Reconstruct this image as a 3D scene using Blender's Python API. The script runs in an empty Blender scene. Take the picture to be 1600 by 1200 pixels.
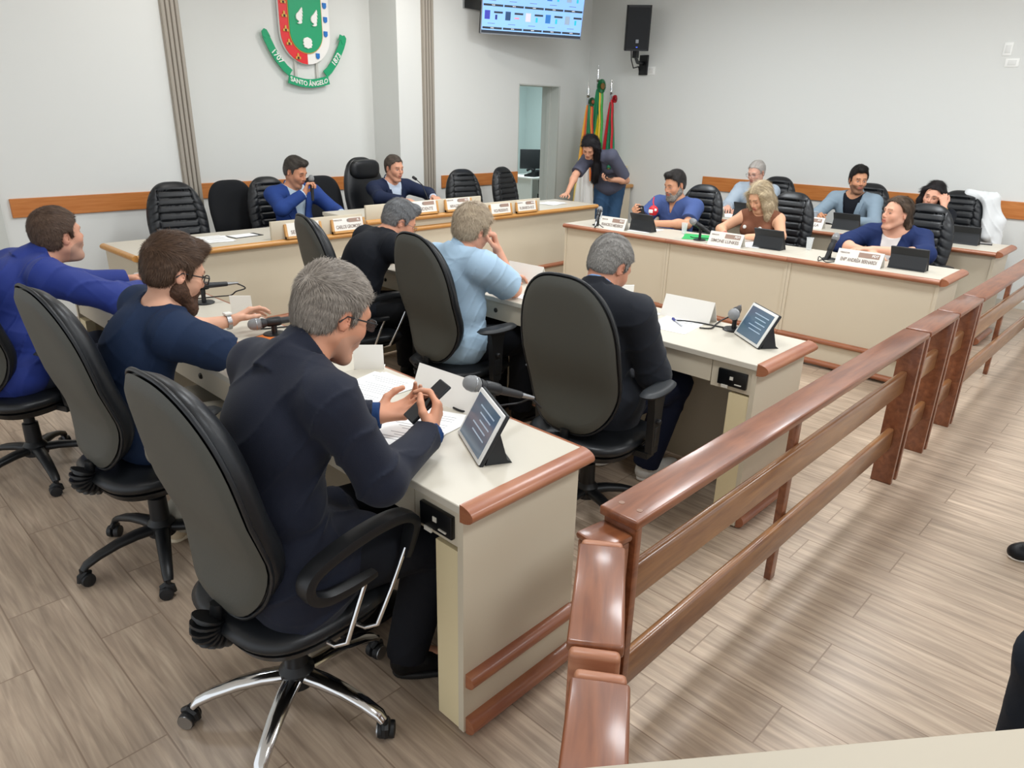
import bpy, bmesh, math, random, numpy as np
from mathutils import Vector, Matrix
random.seed(7)
C = bpy.context.scene.collection
SC = bpy.context.scene
PI = math.pi
V3 = Vector

# ------------------------------------------------------------------ camera, world, lights, exposure
CAMZ = 1.72
FPX, PITCH, ROLL, YAW = 1109.6, 0.36238, 0.02345, 0.8092
_f = V3((math.sin(YAW)*math.cos(PITCH), math.cos(YAW)*math.cos(PITCH), -math.sin(PITCH)))
_r = V3((math.cos(YAW), -math.sin(YAW), 0)); _u = _r.cross(_f)
_r2 = _r*math.cos(ROLL)+_u*math.sin(ROLL); _u2 = -_r*math.sin(ROLL)+_u*math.cos(ROLL)
cam = bpy.data.cameras.new('camera'); co = bpy.data.objects.new('camera', cam); C.objects.link(co)
m = Matrix((( _r2.x,_u2.x,-_f.x,0),(_r2.y,_u2.y,-_f.y,0),(_r2.z,_u2.z,-_f.z,CAMZ),(0,0,0,1)))
co.matrix_world = m; cam.sensor_width = 36; cam.sensor_fit = 'HORIZONTAL'; cam.lens = FPX/1600*36; cam.clip_start = .05
SC.camera = co
SC.view_settings.view_transform = 'Standard'; SC.view_settings.look = 'None'
SC.view_settings.gamma = 1; SC.view_settings.use_curve_mapping = False
SC.view_settings.exposure = 0.0
w = bpy.data.worlds.new('world'); SC.world = w; w.use_nodes = True
w.node_tree.nodes['Background'].inputs[0].default_value = (.90,.95,1,1)
w.node_tree.nodes['Background'].inputs[1].default_value = 1.3

def area(name, loc, sx, sy, power, col=(1,.97,.93), target=None):
    l = bpy.data.lights.new(name, 'AREA'); l.shape='RECTANGLE'; l.size=sx; l.size_y=sy; l.energy=power; l.color=col
    o = bpy.data.objects.new(name, l); C.objects.link(o); o.location = loc
    if target is not None:
        o.rotation_euler = (V3(target)-V3(loc)).to_track_quat('-Z','Y').to_euler()
    return o
for lx in (1.3, 3.7, 6.1):
    for ly in (-.9, 1.6, 4.1):
        area('ceiling_lamp', (lx, ly, 3.36), .62, .62, (15 if ly>4 else 33) if lx<2 else (42 if lx<5 else 48), (.92,.965,1))
for lx in (2.6, 5.0):
    area('ceiling_lamp', (lx, 5.9, 3.36), .3, .3, 8 if lx<3 else 18, (1,.97,.93))
area('back_room_lamp', (8.8, 8.4, 2.7), .8, .8, 55, (.86,.97,1))

# ------------------------------------------------------------------ materials
def lin(c):
    if isinstance(c, str):
        c = [int(c[i:i+2],16)/255 for i in (0,2,4)]
    return tuple((x/12.92 if x<=.04045 else ((x+.055)/1.055)**2.4) for x in c[:3])+(1,)
MATS = {}
def mat(name, col=None, rough=.6, metal=0, bump=0, bscale=60, emis=0, alpha=1, trans=0, coat=0, vcol=False, spec=.5, sheen=0, var=0, vscale=3, stretch=(1,1,1), ior=1.45):
    if name in MATS: return MATS[name]
    mt = bpy.data.materials.new(name); mt.use_nodes = True
    nt = mt.node_tree; b = nt.nodes['Principled BSDF']; L = nt.links
    b.inputs['Roughness'].default_value = rough; b.inputs['Metallic'].default_value = metal
    b.inputs['Specular IOR Level'].default_value = spec; b.inputs['IOR'].default_value = ior
    b.inputs['Coat Weight'].default_value = coat; b.inputs['Coat Roughness'].default_value = .12
    b.inputs['Sheen Weight'].default_value = sheen
    b.inputs['Transmission Weight'].default_value = trans
    b.inputs['Alpha'].default_value = alpha
    src = None
    if vcol:
        a = nt.nodes.new('ShaderNodeAttribute'); a.attribute_name = 'Col'; src = a.outputs['Color']
    elif col is not None:
        b.inputs['Base Color'].default_value = lin(col)
    tc = None
    if bump or var:
        tc = nt.nodes.new('ShaderNodeTexCoord'); mp = nt.nodes.new('ShaderNodeMapping'); mp.inputs['Scale'].default_value = stretch
        L.new(tc.outputs['Object'], mp.inputs[0])
    if var:
        n = nt.nodes.new('ShaderNodeTexNoise'); n.inputs['Scale'].default_value = vscale; n.inputs['Detail'].default_value = 5
        L.new(mp.outputs[0], n.inputs['Vector'])
        mx = nt.nodes.new('ShaderNodeMix'); mx.data_type = 'RGBA'; mx.blend_type = 'MULTIPLY'; mx.inputs[0].default_value = 1
        rp = nt.nodes.new('ShaderNodeMapRange'); rp.inputs[3].default_value = 1-var; rp.inputs[4].default_value = 1+var
        rp.inputs[1].default_value = .25; rp.inputs[2].default_value = .75
        L.new(n.outputs[0], rp.inputs[0]); L.new(rp.outputs[0], mx.inputs['B'])
        if src is not None: L.new(src, mx.inputs['A'])
        else: mx.inputs['A'].default_value = lin(col)
        src = mx.outputs['Result']
    if src is not None: L.new(src, b.inputs['Base Color'])
    if bump:
        n = nt.nodes.new('ShaderNodeTexNoise'); n.inputs['Scale'].default_value = bscale; n.inputs['Detail'].default_value = 4
        L.new(mp.outputs[0], n.inputs['Vector'])
        bp = nt.nodes.new('ShaderNodeBump'); bp.inputs['Strength'].default_value = bump; bp.inputs['Distance'].default_value = .01
        L.new(n.outputs[0], bp.inputs['Height']); L.new(bp.outputs[0], b.inputs['Normal'])
    if emis:
        b.inputs['Emission Color'].default_value = lin(col); b.inputs['Emission Strength'].default_value = emis
    MATS[name] = mt; return mt

def woodmat(name, c1, c2, rough=.35, scale=6, stretch=(1,12,12), coat=0, patch=0):
    if name in MATS: return MATS[name]
    mt = bpy.data.materials.new(name); mt.use_nodes = True
    nt = mt.node_tree; b = nt.nodes['Principled BSDF']; L = nt.links
    tc = nt.nodes.new('ShaderNodeTexCoord'); mp = nt.nodes.new('ShaderNodeMapping'); mp.inputs['Scale'].default_value = stretch
    L.new(tc.outputs['Object'], mp.inputs[0])
    n = nt.nodes.new('ShaderNodeTexNoise'); n.inputs['Scale'].default_value = scale; n.inputs['Detail'].default_value = 8; n.inputs['Distortion'].default_value = .6
    L.new(mp.outputs[0], n.inputs['Vector'])
    cr = nt.nodes.new('ShaderNodeValToRGB'); cr.color_ramp.elements[0].position = .3; cr.color_ramp.elements[1].position = .72
    cr.color_ramp.elements[0].color = lin(c1); cr.color_ramp.elements[1].color = lin(c2)
    L.new(n.outputs[0], cr.inputs[0]); out = cr.outputs[0]
    if patch:
        n2 = nt.nodes.new('ShaderNodeTexNoise'); n2.inputs['Scale'].default_value = 7; n2.inputs['Detail'].default_value = 3
        L.new(tc.outputs['Object'], n2.inputs['Vector'])
        rp = nt.nodes.new('ShaderNodeMapRange'); rp.inputs[3].default_value = 1-patch; rp.inputs[4].default_value = 1+patch; rp.inputs[1].default_value=.3; rp.inputs[2].default_value=.7
        L.new(n2.outputs[0], rp.inputs[0])
        mx = nt.nodes.new('ShaderNodeMix'); mx.data_type = 'RGBA'; mx.blend_type = 'MULTIPLY'; mx.inputs[0].default_value = 1
        L.new(out, mx.inputs['A']); L.new(rp.outputs[0], mx.inputs['B']); out = mx.outputs['Result']
    L.new(out, b.inputs['Base Color'])
    b.inputs['Roughness'].default_value = rough; b.inputs['Coat Weight'].default_value = coat; b.inputs['Coat Roughness'].default_value = .15
    bp = nt.nodes.new('ShaderNodeBump'); bp.inputs['Strength'].default_value = .12; bp.inputs['Distance'].default_value = .004
    L.new(n.outputs[0], bp.inputs['Height']); L.new(bp.outputs[0], b.inputs['Normal'])
    MATS[name] = mt; return mt

def floormat():
    mt = bpy.data.materials.new('wood_look_tile'); mt.use_nodes = True
    nt = mt.node_tree; b = nt.nodes['Principled BSDF']; L = nt.links; N = nt.nodes.new
    tc = N('ShaderNodeTexCoord'); sp = N('ShaderNodeSeparateXYZ'); L.new(tc.outputs['Object'], sp.inputs[0])
    ad = N('ShaderNodeMath'); ad.operation='ADD'; ad.inputs[1].default_value = -.06; L.new(sp.outputs[0], ad.inputs[0])
    cb = N('ShaderNodeCombineXYZ'); L.new(sp.outputs[1], cb.inputs[0]); L.new(ad.outputs[0], cb.inputs[1])
    br = N('ShaderNodeTexBrick'); L.new(cb.outputs[0], br.inputs['Vector'])
    br.inputs['Scale'].default_value = 1; br.inputs['Brick Width'].default_value = .9; br.inputs['Row Height'].default_value = .2
    br.inputs['Mortar Size'].default_value = .0028; br.inputs['Mortar Smooth'].default_value = .3; br.inputs['Bias'].default_value = 0
    br.offset = .37; br.offset_frequency = 1 if False else 2
    br.inputs['Color1'].default_value = (0,0,0,1); br.inputs['Color2'].default_value = (1,1,1,1); br.inputs['Mortar'].default_value = (.5,.5,.5,1)
    mp = N('ShaderNodeMapping'); mp.inputs['Scale'].default_value = (36,2.2,1); L.new(tc.outputs['Object'], mp.inputs[0])
    # offset grain per plank
    mu = N('ShaderNodeVectorMath'); mu.operation='MULTIPLY_ADD'; mu.inputs[1].default_value = (7,13,3)
    L.new(br.outputs['Color'], mu.inputs[0]); L.new(mp.outputs[0], mu.inputs[2])
    n = N('ShaderNodeTexNoise'); n.inputs['Scale'].default_value = 1.6; n.inputs['Detail'].default_value = 8; n.inputs['Distortion'].default_value=.8; L.new(mu.outputs[0], n.inputs['Vector'])
    cr = N('ShaderNodeValToRGB'); e = cr.color_ramp.elements
    e[0].position=.25; e[0].color=lin('968473'); e[1].position=.78; e[1].color=lin('C5B29C')
    k = e.new(.5); k.color = lin('AE9A86')
    L.new(n.outputs[0], cr.inputs[0])
    n2 = N('ShaderNodeTexNoise'); n2.inputs['Scale'].default_value = .9; n2.inputs['Detail'].default_value = 3; L.new(mu.outputs[0], n2.inputs['Vector'])
    rp = N('ShaderNodeMapRange'); rp.inputs[1].default_value=.3; rp.inputs[2].default_value=.7; rp.inputs[3].default_value=.86; rp.inputs[4].default_value=1.12; L.new(n2.outputs[0], rp.inputs[0])
    m1 = N('ShaderNodeMix'); m1.data_type='RGBA'; m1.blend_type='MULTIPLY'; m1.inputs[0].default_value=1; L.new(cr.outputs[0], m1.inputs['A']); L.new(rp.outputs[0], m1.inputs['B'])
    m2 = N('ShaderNodeMix'); m2.data_type='RGBA'; L.new(br.outputs['Fac'], m2.inputs[0]); L.new(m1.outputs['Result'], m2.inputs['A']); m2.inputs['B'].default_value = lin('8E7A68')
    L.new(m2.outputs['Result'], b.inputs['Base Color'])
    b.inputs['Roughness'].default_value = .34; b.inputs['Specular IOR Level'].default_value = .5
    bp = N('ShaderNodeBump'); bp.inputs['Strength'].default_value=.15; bp.inputs['Distance'].default_value=.003; L.new(n.outputs[0], bp.inputs['Height']); L.new(bp.outputs[0], b.inputs['Normal'])
    return mt

CREAM = mat('cream_laminate', 'CFC4AE', .42, spec=.4, var=.02, vscale=1.5)
TOPM  = mat('light_laminate_top', 'C8C1B2', .4, spec=.45, var=.015, vscale=2)
WALL  = mat('wall_paint', 'E0E1DD', .85, bump=.04, bscale=180)
WALLR = mat('wall_paint_right', 'DEDFDB', .85, bump=.04, bscale=180)
TRIMM = woodmat('reddish_trim_wood', '8C5137', 'A56A48', .4, 5, (1,1,12), coat=.2)
TRIMX = woodmat('orange_trim_wood', 'B9803F', 'CC9753', .38, 5, (1,12,12), coat=.2)
RAILM = woodmat('varnished_rail_wood', '67371F', '885233', .36, 4, (1,9,9), coat=.35, patch=.12)
STRIPM= woodmat('wall_strip_wood', 'B66A2D', 'C98143', .45, 4, (1,1,14))
LEATH = mat('black_leather', '17191C', .38, bump=.05, bscale=260, spec=.5)
FABRK = mat('black_fabric', '101216', .9, bump=.2, bscale=400)
GPLAS = mat('grey_leather_back', '45453F', .55, bump=.08, bscale=260)
BPLAS = mat('black_plastic', '141517', .42)
CHROME= mat('chrome', 'D8D8D8', .12, metal=1)
STEEL = mat('steel', 'A9ABAD', .3, metal=1)
PAPER = mat('paper', 'F1F1EF', .7)
ACRYL = mat('white_acrylic', 'ECE8E0', .25)
INK   = mat('brown_grey_ink', '8D7F76', .7)
BROWNI= mat('brown_print', 'A08678', .6)
WHITE = mat('white_paint', 'F2F2EE', .5)
SCRBL = mat('dark_case', '202225', .5)

# ------------------------------------------------------------------ geometry helpers
class G:
    def __init__(s): s.v=[]; s.f=[]; s.m=[]
    def add(s, vs, fs, mi=0, M=None):
        o = len(s.v)
        s.v += [tuple(M @ V3(v)) if M is not None else tuple(v) for v in vs]
        s.f += [tuple(o+i for i in f) for f in fs]; s.m += [mi]*len(fs); return s
    def box(s, x0,x1,y0,y1,z0,z1, mi=0, M=None, bev=0, seg=2):
        if bev:
            bm = bmesh.new(); bmesh.ops.create_cube(bm, size=1)
            for v in bm.verts: v.co = V3(((x0+x1)/2+v.co.x*(x1-x0), (y0+y1)/2+v.co.y*(y1-y0), (z0+z1)/2+v.co.z*(z1-z0)))
            bmesh.ops.bevel(bm, geom=bm.edges[:], offset=bev, segments=seg, affect='EDGES', profile=.5)
            bm.verts.index_update()
            vs=[v.co[:] for v in bm.verts]; fs=[[v.index for v in f.verts] for f in bm.faces]; bm.free()
            return s.add(vs, fs, mi, M)
        vs=[(x,y,z) for z in (z0,z1) for y in (y0,y1) for x in (x0,x1)]
        return s.add(vs, [(0,2,3,1),(4,5,7,6),(0,1,5,4),(2,6,7,3),(0,4,6,2),(1,3,7,5)], mi, M)
    def tube(s, pts, r, n=8, mi=0, M=None, cap=True, prof=None, up=None):
        pts=[V3(p) for p in pts]; k=len(pts)
        rs = r if isinstance(r,(list,tuple)) else [r]*k
        vs=[]; prev=None
        for i,p in enumerate(pts):
            t = (pts[min(i+1,k-1)]-pts[max(i-1,0)]).normalized()
            if prev is None:
                a = V3(up) if up else (V3((0,0,1)) if abs(t.z)<.9 else V3((1,0,0)))
                u = (a-t*a.dot(t)).normalized()
            else:
                u = (prev-t*prev.dot(t)).normalized()
            prev=u; w_=t.cross(u)
            if prof:
                for (a_,b_) in prof: vs.append(p+u*a_*rs[i]+w_*b_*rs[i])
            else:
                for j in range(n):
                    an=2*PI*j/n; vs.append(p+u*math.cos(an)*rs[i]+w_*math.sin(an)*rs[i])
        if prof: n=len(prof)
        fs=[]
        for i in range(k-1):
            for j in range(n):
                a=i*n+j; b_=i*n+(j+1)%n; fs.append((a,b_,b_+n,a+n))
        if cap: fs.append(tuple(range(n-1,-1,-1))); fs.append(tuple(range((k-1)*n,k*n)))
        return s.add(vs, fs, mi, M)
    def lathe(s, prof, n=20, mi=0, M=None, c=(0,0,0)):
        vs=[]; 
        for (r,z) in prof:
            for j in range(n): vs.append((c[0]+r*math.cos(2*PI*j/n), c[1]+r*math.sin(2*PI*j/n), c[2]+z))
        fs=[]
        for i in range(len(prof)-1):
            for j in range(n):
                a=i*n+j; b=i*n+(j+1)%n; fs.append((a,b,b+n,a+n))
        fs.append(tuple(range(n-1,-1,-1))); k=len(prof); fs.append(tuple(range((k-1)*n,k*n)))
        return s.add(vs, fs, mi, M)
    def prism(s, poly, d0, d1, ax='y', mi=0, M=None):
        # poly in the two other axes, extruded along ax
        def mk(a,b,d): return {'x':(d,a,b),'y':(a,d,b),'z':(a,b,d)}[ax]
        n=len(poly); vs=[mk(a,b,d0) for a,b in poly]+[mk(a,b,d1) for a,b in poly]
        fs=[tuple(range(n)), tuple(range(2*n-1,n-1,-1))]+[(i,i+n,(i+1)%n+n,(i+1)%n) for i in range(n)]
        return s.add(vs, fs, mi, M)

def obj(name, g, mats, parent=None, smooth=35, loc=None, rot=None):
    if isinstance(g, G):
        me = bpy.data.meshes.new(name); me.from_pydata(g.v, [], g.f)
        bm = bmesh.new(); bm.from_mesh(me); bmesh.ops.recalc_face_normals(bm, faces=bm.faces); 
        bm.to_mesh(me); bm.free()
        if any(g.m): me.polygons.foreach_set('material_index', g.m)
    else: me = g
    for mm in (mats if isinstance(mats,(list,tuple)) else [mats]): me.materials.append(mm)
    if smooth:
        me.polygons.foreach_set('use_smooth', [True]*len(me.polygons))
        if smooth < 180: me.set_sharp_from_angle(angle=math.radians(smooth))
    o = bpy.data.objects.new(name, me); C.objects.link(o)
    if parent is not None: o.parent = parent
    if loc is not None: o.location = loc
    if rot is not None: o.rotation_euler = rot
    return o
def thing(name, label, cat, loc=(0,0,0), rz=0, group=None):
    o = bpy.data.objects.new(name, None); C.objects.link(o); o.empty_display_size=.1
    o.location = loc; o.rotation_euler=(0,0,rz); tag(o, label, cat, group); return o
def tag(o, label, cat, group=None):
    o['label']=label; o['category']=cat
    if group: o['group']=group
    elif 'group' in o: del o['group']
    return o
def struct(name, g, m, smooth=0, parent=None):
    o = obj(name, g, m, parent, smooth)
    if parent is None: o['kind']='structure'
    return o
def dup(root, loc, rz, label, group=None):
    def cp(o, par):
        c=o.copy(); C.objects.link(c)
        if par is not None: c.parent=par
        for ch in o.children: cp(ch, c)
        return c
    r=cp(root, None); r.location=loc; r.rotation_euler=(0,0,rz); tag(r, label, root['category'], group); return r

def textmesh(s, size, align='CENTER', ext=.0006, squeeze=1):
    cu = bpy.data.curves.new('t','FONT'); cu.body=s; cu.size=size; cu.align_x=align; cu.align_y='CENTER'; cu.extrude=ext; cu.offset=size*.02; cu.resolution_u=3
    o = bpy.data.objects.new('t', cu); C.objects.link(o); dg = bpy.context.evaluated_depsgraph_get()
    me = bpy.data.meshes.new_from_object(o.evaluated_get(dg)); bpy.data.objects.remove(o); bpy.data.curves.remove(cu)
    me.materials.clear()
    if squeeze!=1:
        for v in me.vertices: v.co.x*=squeeze
    return me
def text(s, size, M, mt, parent, name='lettering', squeeze=1, ext=.0006):
    me = textmesh(s, size, squeeze=squeeze, ext=ext); me.transform(M)
    return obj(name, me, mt, parent, 0)
def frame_mat(o, x, y):
    x=V3(x).normalized(); y=V3(y); y=(y-x*y.dot(x)).normalized(); z=x.cross(y); o=V3(o)
    return Matrix(((x.x,y.x,z.x,o.x),(x.y,y.y,z.y,o.y),(x.z,y.z,z.z,o.z),(0,0,0,1)))
# ------------------------------------------------------------------ signed-distance modelling of people
F32 = np.float32
def A(*p): return np.array(p, dtype=F32)
def unit(v): v=np.asarray(v,float); return v/np.linalg.norm(v)
class SDF:
    def __init__(s): s.ops=[]
    def rc(s, a,b,ra,rb,k=.02,mode='u',clip=None):
        a=np.asarray(a,F32); b=np.asarray(b,F32); c=(a+b)/2; R=np.linalg.norm(b-a)/2+max(ra,rb)
        s.ops.append(('rc',(a,b,ra,rb,clip),mode,k,c,R)); return s
    def el(s, c,r,R=None,k=.02,mode='u'):
        c=np.asarray(c,F32); r=np.asarray(r,F32); R=np.eye(3) if R is None else np.asarray(R)
        s.ops.append(('el',(c,r,R.astype(F32)),mode,k,c,float(max(r)))); return s
    def fn(s, f,c,rad,k=.01,mode='u'):
        s.ops.append(('fn',f,mode,k,np.asarray(c,F32),rad)); return s
    def ext(s, o): s.ops += o.ops; return s
def prim(op, P):
    t,d=op[0],op[1]
    if t=='rc':
        a,b,ra,rb,clip=d; ba=b-a; L=float(ba@ba)+1e-12; pa=P-a
        h=np.clip((pa@ba)/L,0,1); q=pa-h[:,None]*ba
        dd=np.sqrt((q*q).sum(1))-(ra+(rb-ra)*h)
        if clip is not None:   # (point, normal): cut off beyond the plane
            cp,cn=clip; dd=np.maximum(dd,(P-np.asarray(cp,F32))@np.asarray(cn,F32))
        return dd
    if t=='el':
        c,r,R=d; q=(P-c)@R.T; k0=np.sqrt(((q/r)**2).sum(1)); k1=np.sqrt(((q/(r*r))**2).sum(1))+1e-9
        return k0*(k0-1)/k1
    return d(P)
def evalops(P, ops):
    d=np.full(len(P), 1.0, F32); first=True
    for op in ops:
        di=prim(op,P).astype(F32); m_,k=op[2],op[3]
        if m_=='u':
            if first: d=di; first=False
            elif k<=1e-5: d=np.minimum(d,di)
            else:
                h=np.maximum(k-np.abs(d-di),0)/k; d=np.minimum(d,di)-h*h*k*.25
        else:
            e=-di if m_=='s' else di
            h=np.maximum(k-np.abs(d-e),0)/max(k,1e-5); d=np.maximum(d,e)+h*h*k*.25
    return d
def surface(sdf, vox, disp=None):
    ops=sdf.ops; us=[o for o in ops if o[2]=='u']
    lo=np.min([o[4]-o[5] for o in us],0)-vox*3; hi=np.max([o[4]+o[5] for o in us],0)+vox*3
    B=16; n=np.ceil((hi-lo)/vox/B).astype(int)*B+1
    F=np.ones(n,F32)
    br=B*vox*.5*1.733+.03
    ar=(np.arange(B+1)*vox).astype(F32)
    gx,gy,gz=np.meshgrid(ar,ar,ar,indexing='ij'); base=np.stack([gx.ravel(),gy.ravel(),gz.ravel()],1)
    cs=np.array([o[4] for o in ops]); rs=np.array([o[5] for o in ops]); ks=np.array([o[3] for o in ops])
    for i in range(0,n[0]-1,B):
        for j in range(0,n[1]-1,B):
            for k in range(0,n[2]-1,B):
                o0=lo+np.array([i,j,k])*vox; c=o0+B*vox*.5
                near=np.linalg.norm(cs-c,axis=1)<rs+br+ks
                sel=[o for o,q in zip(ops,near) if q or o[2]=='i']
                if not any(o[2]=='u' for o in sel): continue
                P=base+o0.astype(F32); d=evalops(P,sel)
                if disp is not None:
                    mk=np.abs(d)<.03
                    if mk.any(): d[mk]+=disp(P[mk])
                F[i:i+B+1,j:j+B+1,k:k+B+1]=d.reshape(B+1,B+1,B+1)
    S=F<0
    al=np.ones(tuple(n-1),bool); an=np.zeros(tuple(n-1),bool)
    cr=[(a,b,c) for a in (0,1) for b in (0,1) for c in (0,1)]
    def sl(A_,o): return A_[o[0]:n[0]-1+o[0],o[1]:n[1]-1+o[1],o[2]:n[2]-1+o[2]]
    for o in cr: t=sl(S,o); al&=t; an|=t
    act=an&~al; ids=np.argwhere(act); N=len(ids)
    vid=np.full(act.shape,-1,np.int32); vid[act]=np.arange(N)
    cv={o:F[ids[:,0]+o[0],ids[:,1]+o[1],ids[:,2]+o[2]] for o in cr}
    acc=np.zeros((N,3)); cnt=np.zeros(N)
    for a in cr:
        for ax in range(3):
            if a[ax]==0:
                b=list(a); b[ax]=1; b=tuple(b); va,vb=cv[a],cv[b]; m_=(va<0)!=(vb<0)
                t=va/(va-vb+1e-20); p=np.tile(np.array(a,float),(N,1)); p[:,ax]=t
                acc[m_]+=p[m_]; cnt[m_]+=1
    vv=(ids+acc/cnt[:,None])*vox+lo
    quads=[]
    for ax in range(3):
        o1,o2=[(1,2),(2,0),(0,1)][ax]
        a=[slice(1,n[i]-1) for i in range(3)]; a[ax]=slice(0,n[ax]-1); b=list(a); b[ax]=slice(1,n[ax])
        sa=S[tuple(a)]; sb=S[tuple(b)]; e=np.argwhere(sa!=sb)
        if not len(e): continue
        fl=sa[e[:,0],e[:,1],e[:,2]]
        off=np.ones(3,int); off[ax]=0; e=e+off
        def g_(d1,d2):
            q=e.copy(); q[:,o1]-=d1; q[:,o2]-=d2; return vid[q[:,0],q[:,1],q[:,2]]
        q=np.stack([g_(1,1),g_(0,1),g_(0,0),g_(1,0)],1); q[~fl]=q[~fl][:,::-1]; quads.append(q)
    Q=np.concatenate(quads); return vv.astype(F32),Q
def npmesh(name, V, Q, col=None):
    me=bpy.data.meshes.new(name); me.vertices.add(len(V)); me.vertices.foreach_set('co',V.ravel())
    k=Q.shape[1]; me.loops.add(len(Q)*k); me.loops.foreach_set('vertex_index',Q.ravel().astype(np.int32))
    me.polygons.add(len(Q)); me.polygons.foreach_set('loop_start',np.arange(len(Q),dtype=np.int32)*k)
    me.update(calc_edges=True); me.validate()
    if col is not None:
        a=me.color_attributes.new('Col','FLOAT_COLOR','POINT'); c4=np.ones((len(V),4),F32); c4[:,:3]=col; a.data.foreach_set('color',c4.ravel())
    return me
def relax(V,Q,it=1,lam=.5):
    for _ in range(it):
        s=np.zeros_like(V); c=np.zeros(len(V),F32)
        for i in range(4):
            np.add.at(s,Q[:,i],V[Q[:,(i+1)%4]]+V[Q[:,(i-1)%4]]); np.add.at(c,Q[:,i],2)
        V=V+(s/c[:,None]-V)*lam
    return V
def folds(amp, seed=0, freq=1.0, drag=(0,0,1)):
    r=np.random.RandomState(seed); ph=r.rand(16)*6.28; dr=np.asarray(unit(drag),F32)
    def f(P):
        x,y,z=P[:,0],P[:,1],P[:,2]; q=freq
        w1=np.sin(5*q*x+ph[0]+2*np.sin(4*q*z+ph[1])); w2=np.sin(6*q*y+ph[2]+1.5*np.sin(5*q*x+ph[3])); w3=np.sin(11*q*(x+y)+ph[7]+2*w2)
        u=(P@dr)
        a=1-np.abs(np.sin(15*q*u+2.4*w1+1.2*w2+ph[4])); b=1-np.abs(np.sin(21*q*(z+.7*y-.6*x)+2.1*w2+.8*w3+ph[5])); c=1-np.abs(np.sin(34*q*(z-.5*y+.4*x)+2.5*w1+1.5*w3+ph[6]))
        g=np.clip(.5+.9*np.sin(7*q*x+4*q*z+ph[8]+1.3*w2),0,1); g2=np.clip(.9*np.sin(9*q*y-6*q*z+ph[9]+1.7*w1),0,1)
        return -amp*(1.0*a**4*g+.8*b**4*(1-g)+.30*c**3*g2)+amp*.35*np.sin(6*q*z+3*w2)
    return f
def strand(P, dirn, fr=300, seed=0):
    x,y,z=P[:,0],P[:,1],P[:,2]
    a=np.arctan2(y,z+.02)*.12; s=np.sqrt(y*y+z*z)
    return .5*np.sin(fr*a*1.0+4*np.sin(22*x+seed)+1.5*np.sin(60*a+31*x))+.5*np.sin(fr*.47*a+6*np.sin(13*x+9*s)+seed)

def rot_head(yaw,pitch,roll):
    # rows: forward, left, up
    cy,sy=math.cos(yaw),math.sin(yaw); cp,sp=math.cos(pitch),math.sin(pitch)
    f=np.array([cy*cp,sy*cp,sp]); l=np.array([-sy,cy,0.]); u=np.cross(f,l)
    cr,sr=math.cos(roll),math.sin(roll); l2=l*cr+u*sr; u2=-l*sr+u*cr
    return np.stack([f,l2,u2])
def ik(a,b,l1,l2,pole):
    a=np.array(a,float); b=np.array(b,float); d=b-a; D=np.linalg.norm(d)
    if D>(l1+l2)*.995:
        sc=D/(l1+l2)/.995; l1*=sc; l2*=sc
    u=d/D; x=(l1*l1-l2*l2+D*D)/(2*D); h=math.sqrt(max(l1*l1-x*x,1e-6))
    p=np.array(pole,float)-a; p=p-u*(p@u); p/=np.linalg.norm(p)
    return a+u*x+p*h
def hand_ops(s, w, d, n, side, curl=(.35,.5,.35), spread=.12, thumb=.5, sc=1.0, poses=None):
    """w wrist, d finger direction, n palm normal (palm faces n), side: +1 thumb on cross(d,n)"""
    d=unit(d); n=np.asarray(n,float); n=unit(n-d*(n@d)); t=np.cross(d,n)*side
    w=np.asarray(w,float)
    K=[]
    for i,(o,kl) in enumerate(((.030,.088),(.010,.092),(-.010,.088),(-.029,.080))):
        a=w+t*o*.45*sc+d*.012*sc; b=w+t*o*sc+d*kl*sc-n*.003*sc
        s.rc(a,b,.0155*sc,.0112*sc,.014); K.append(b)
    L=((.043,.025,.021),(.047,.029,.022),(.043,.027,.021),(.034,.020,.018))
    for i in range(4):
        c=curl if poses is None else poses[i]; ang=0; p=K[i]; sp=(1.5-i)*spread
        dd=unit(d+t*sp); r=.0098*sc if i<3 else .0086*sc
        for j in range(3):
            ang+=c[j]; v=dd*math.cos(ang)+n*math.sin(ang); q=p+v*L[i][j]*sc
            s.rc(p,q,r,r*.88,.005 if j else .009); p=q; r*=.88
    # thumb leaves the side of the palm near its base
    a=w+t*.020*sc+d*.018*sc+n*.004*sc; v=unit(d*.62+t*(.75-.35*thumb)+n*(.2+.5*thumb)); b=a+v*.043*sc
    s.rc(a,b,.0155*sc,.0125*sc,.012)
    v=unit(d*.85+t*(.42-.5*thumb)+n*(.15+.5*thumb)); c_=b+v*.032*sc; s.rc(b,c_,.0118*sc,.0105*sc,.006)
    v=unit(d*.95+t*(.15-.4*thumb)+n*(.1+.35*thumb)); e=c_+v*.026*sc; s.rc(c_,e,.0105*sc,.0085*sc,.005)
    return s

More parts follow.
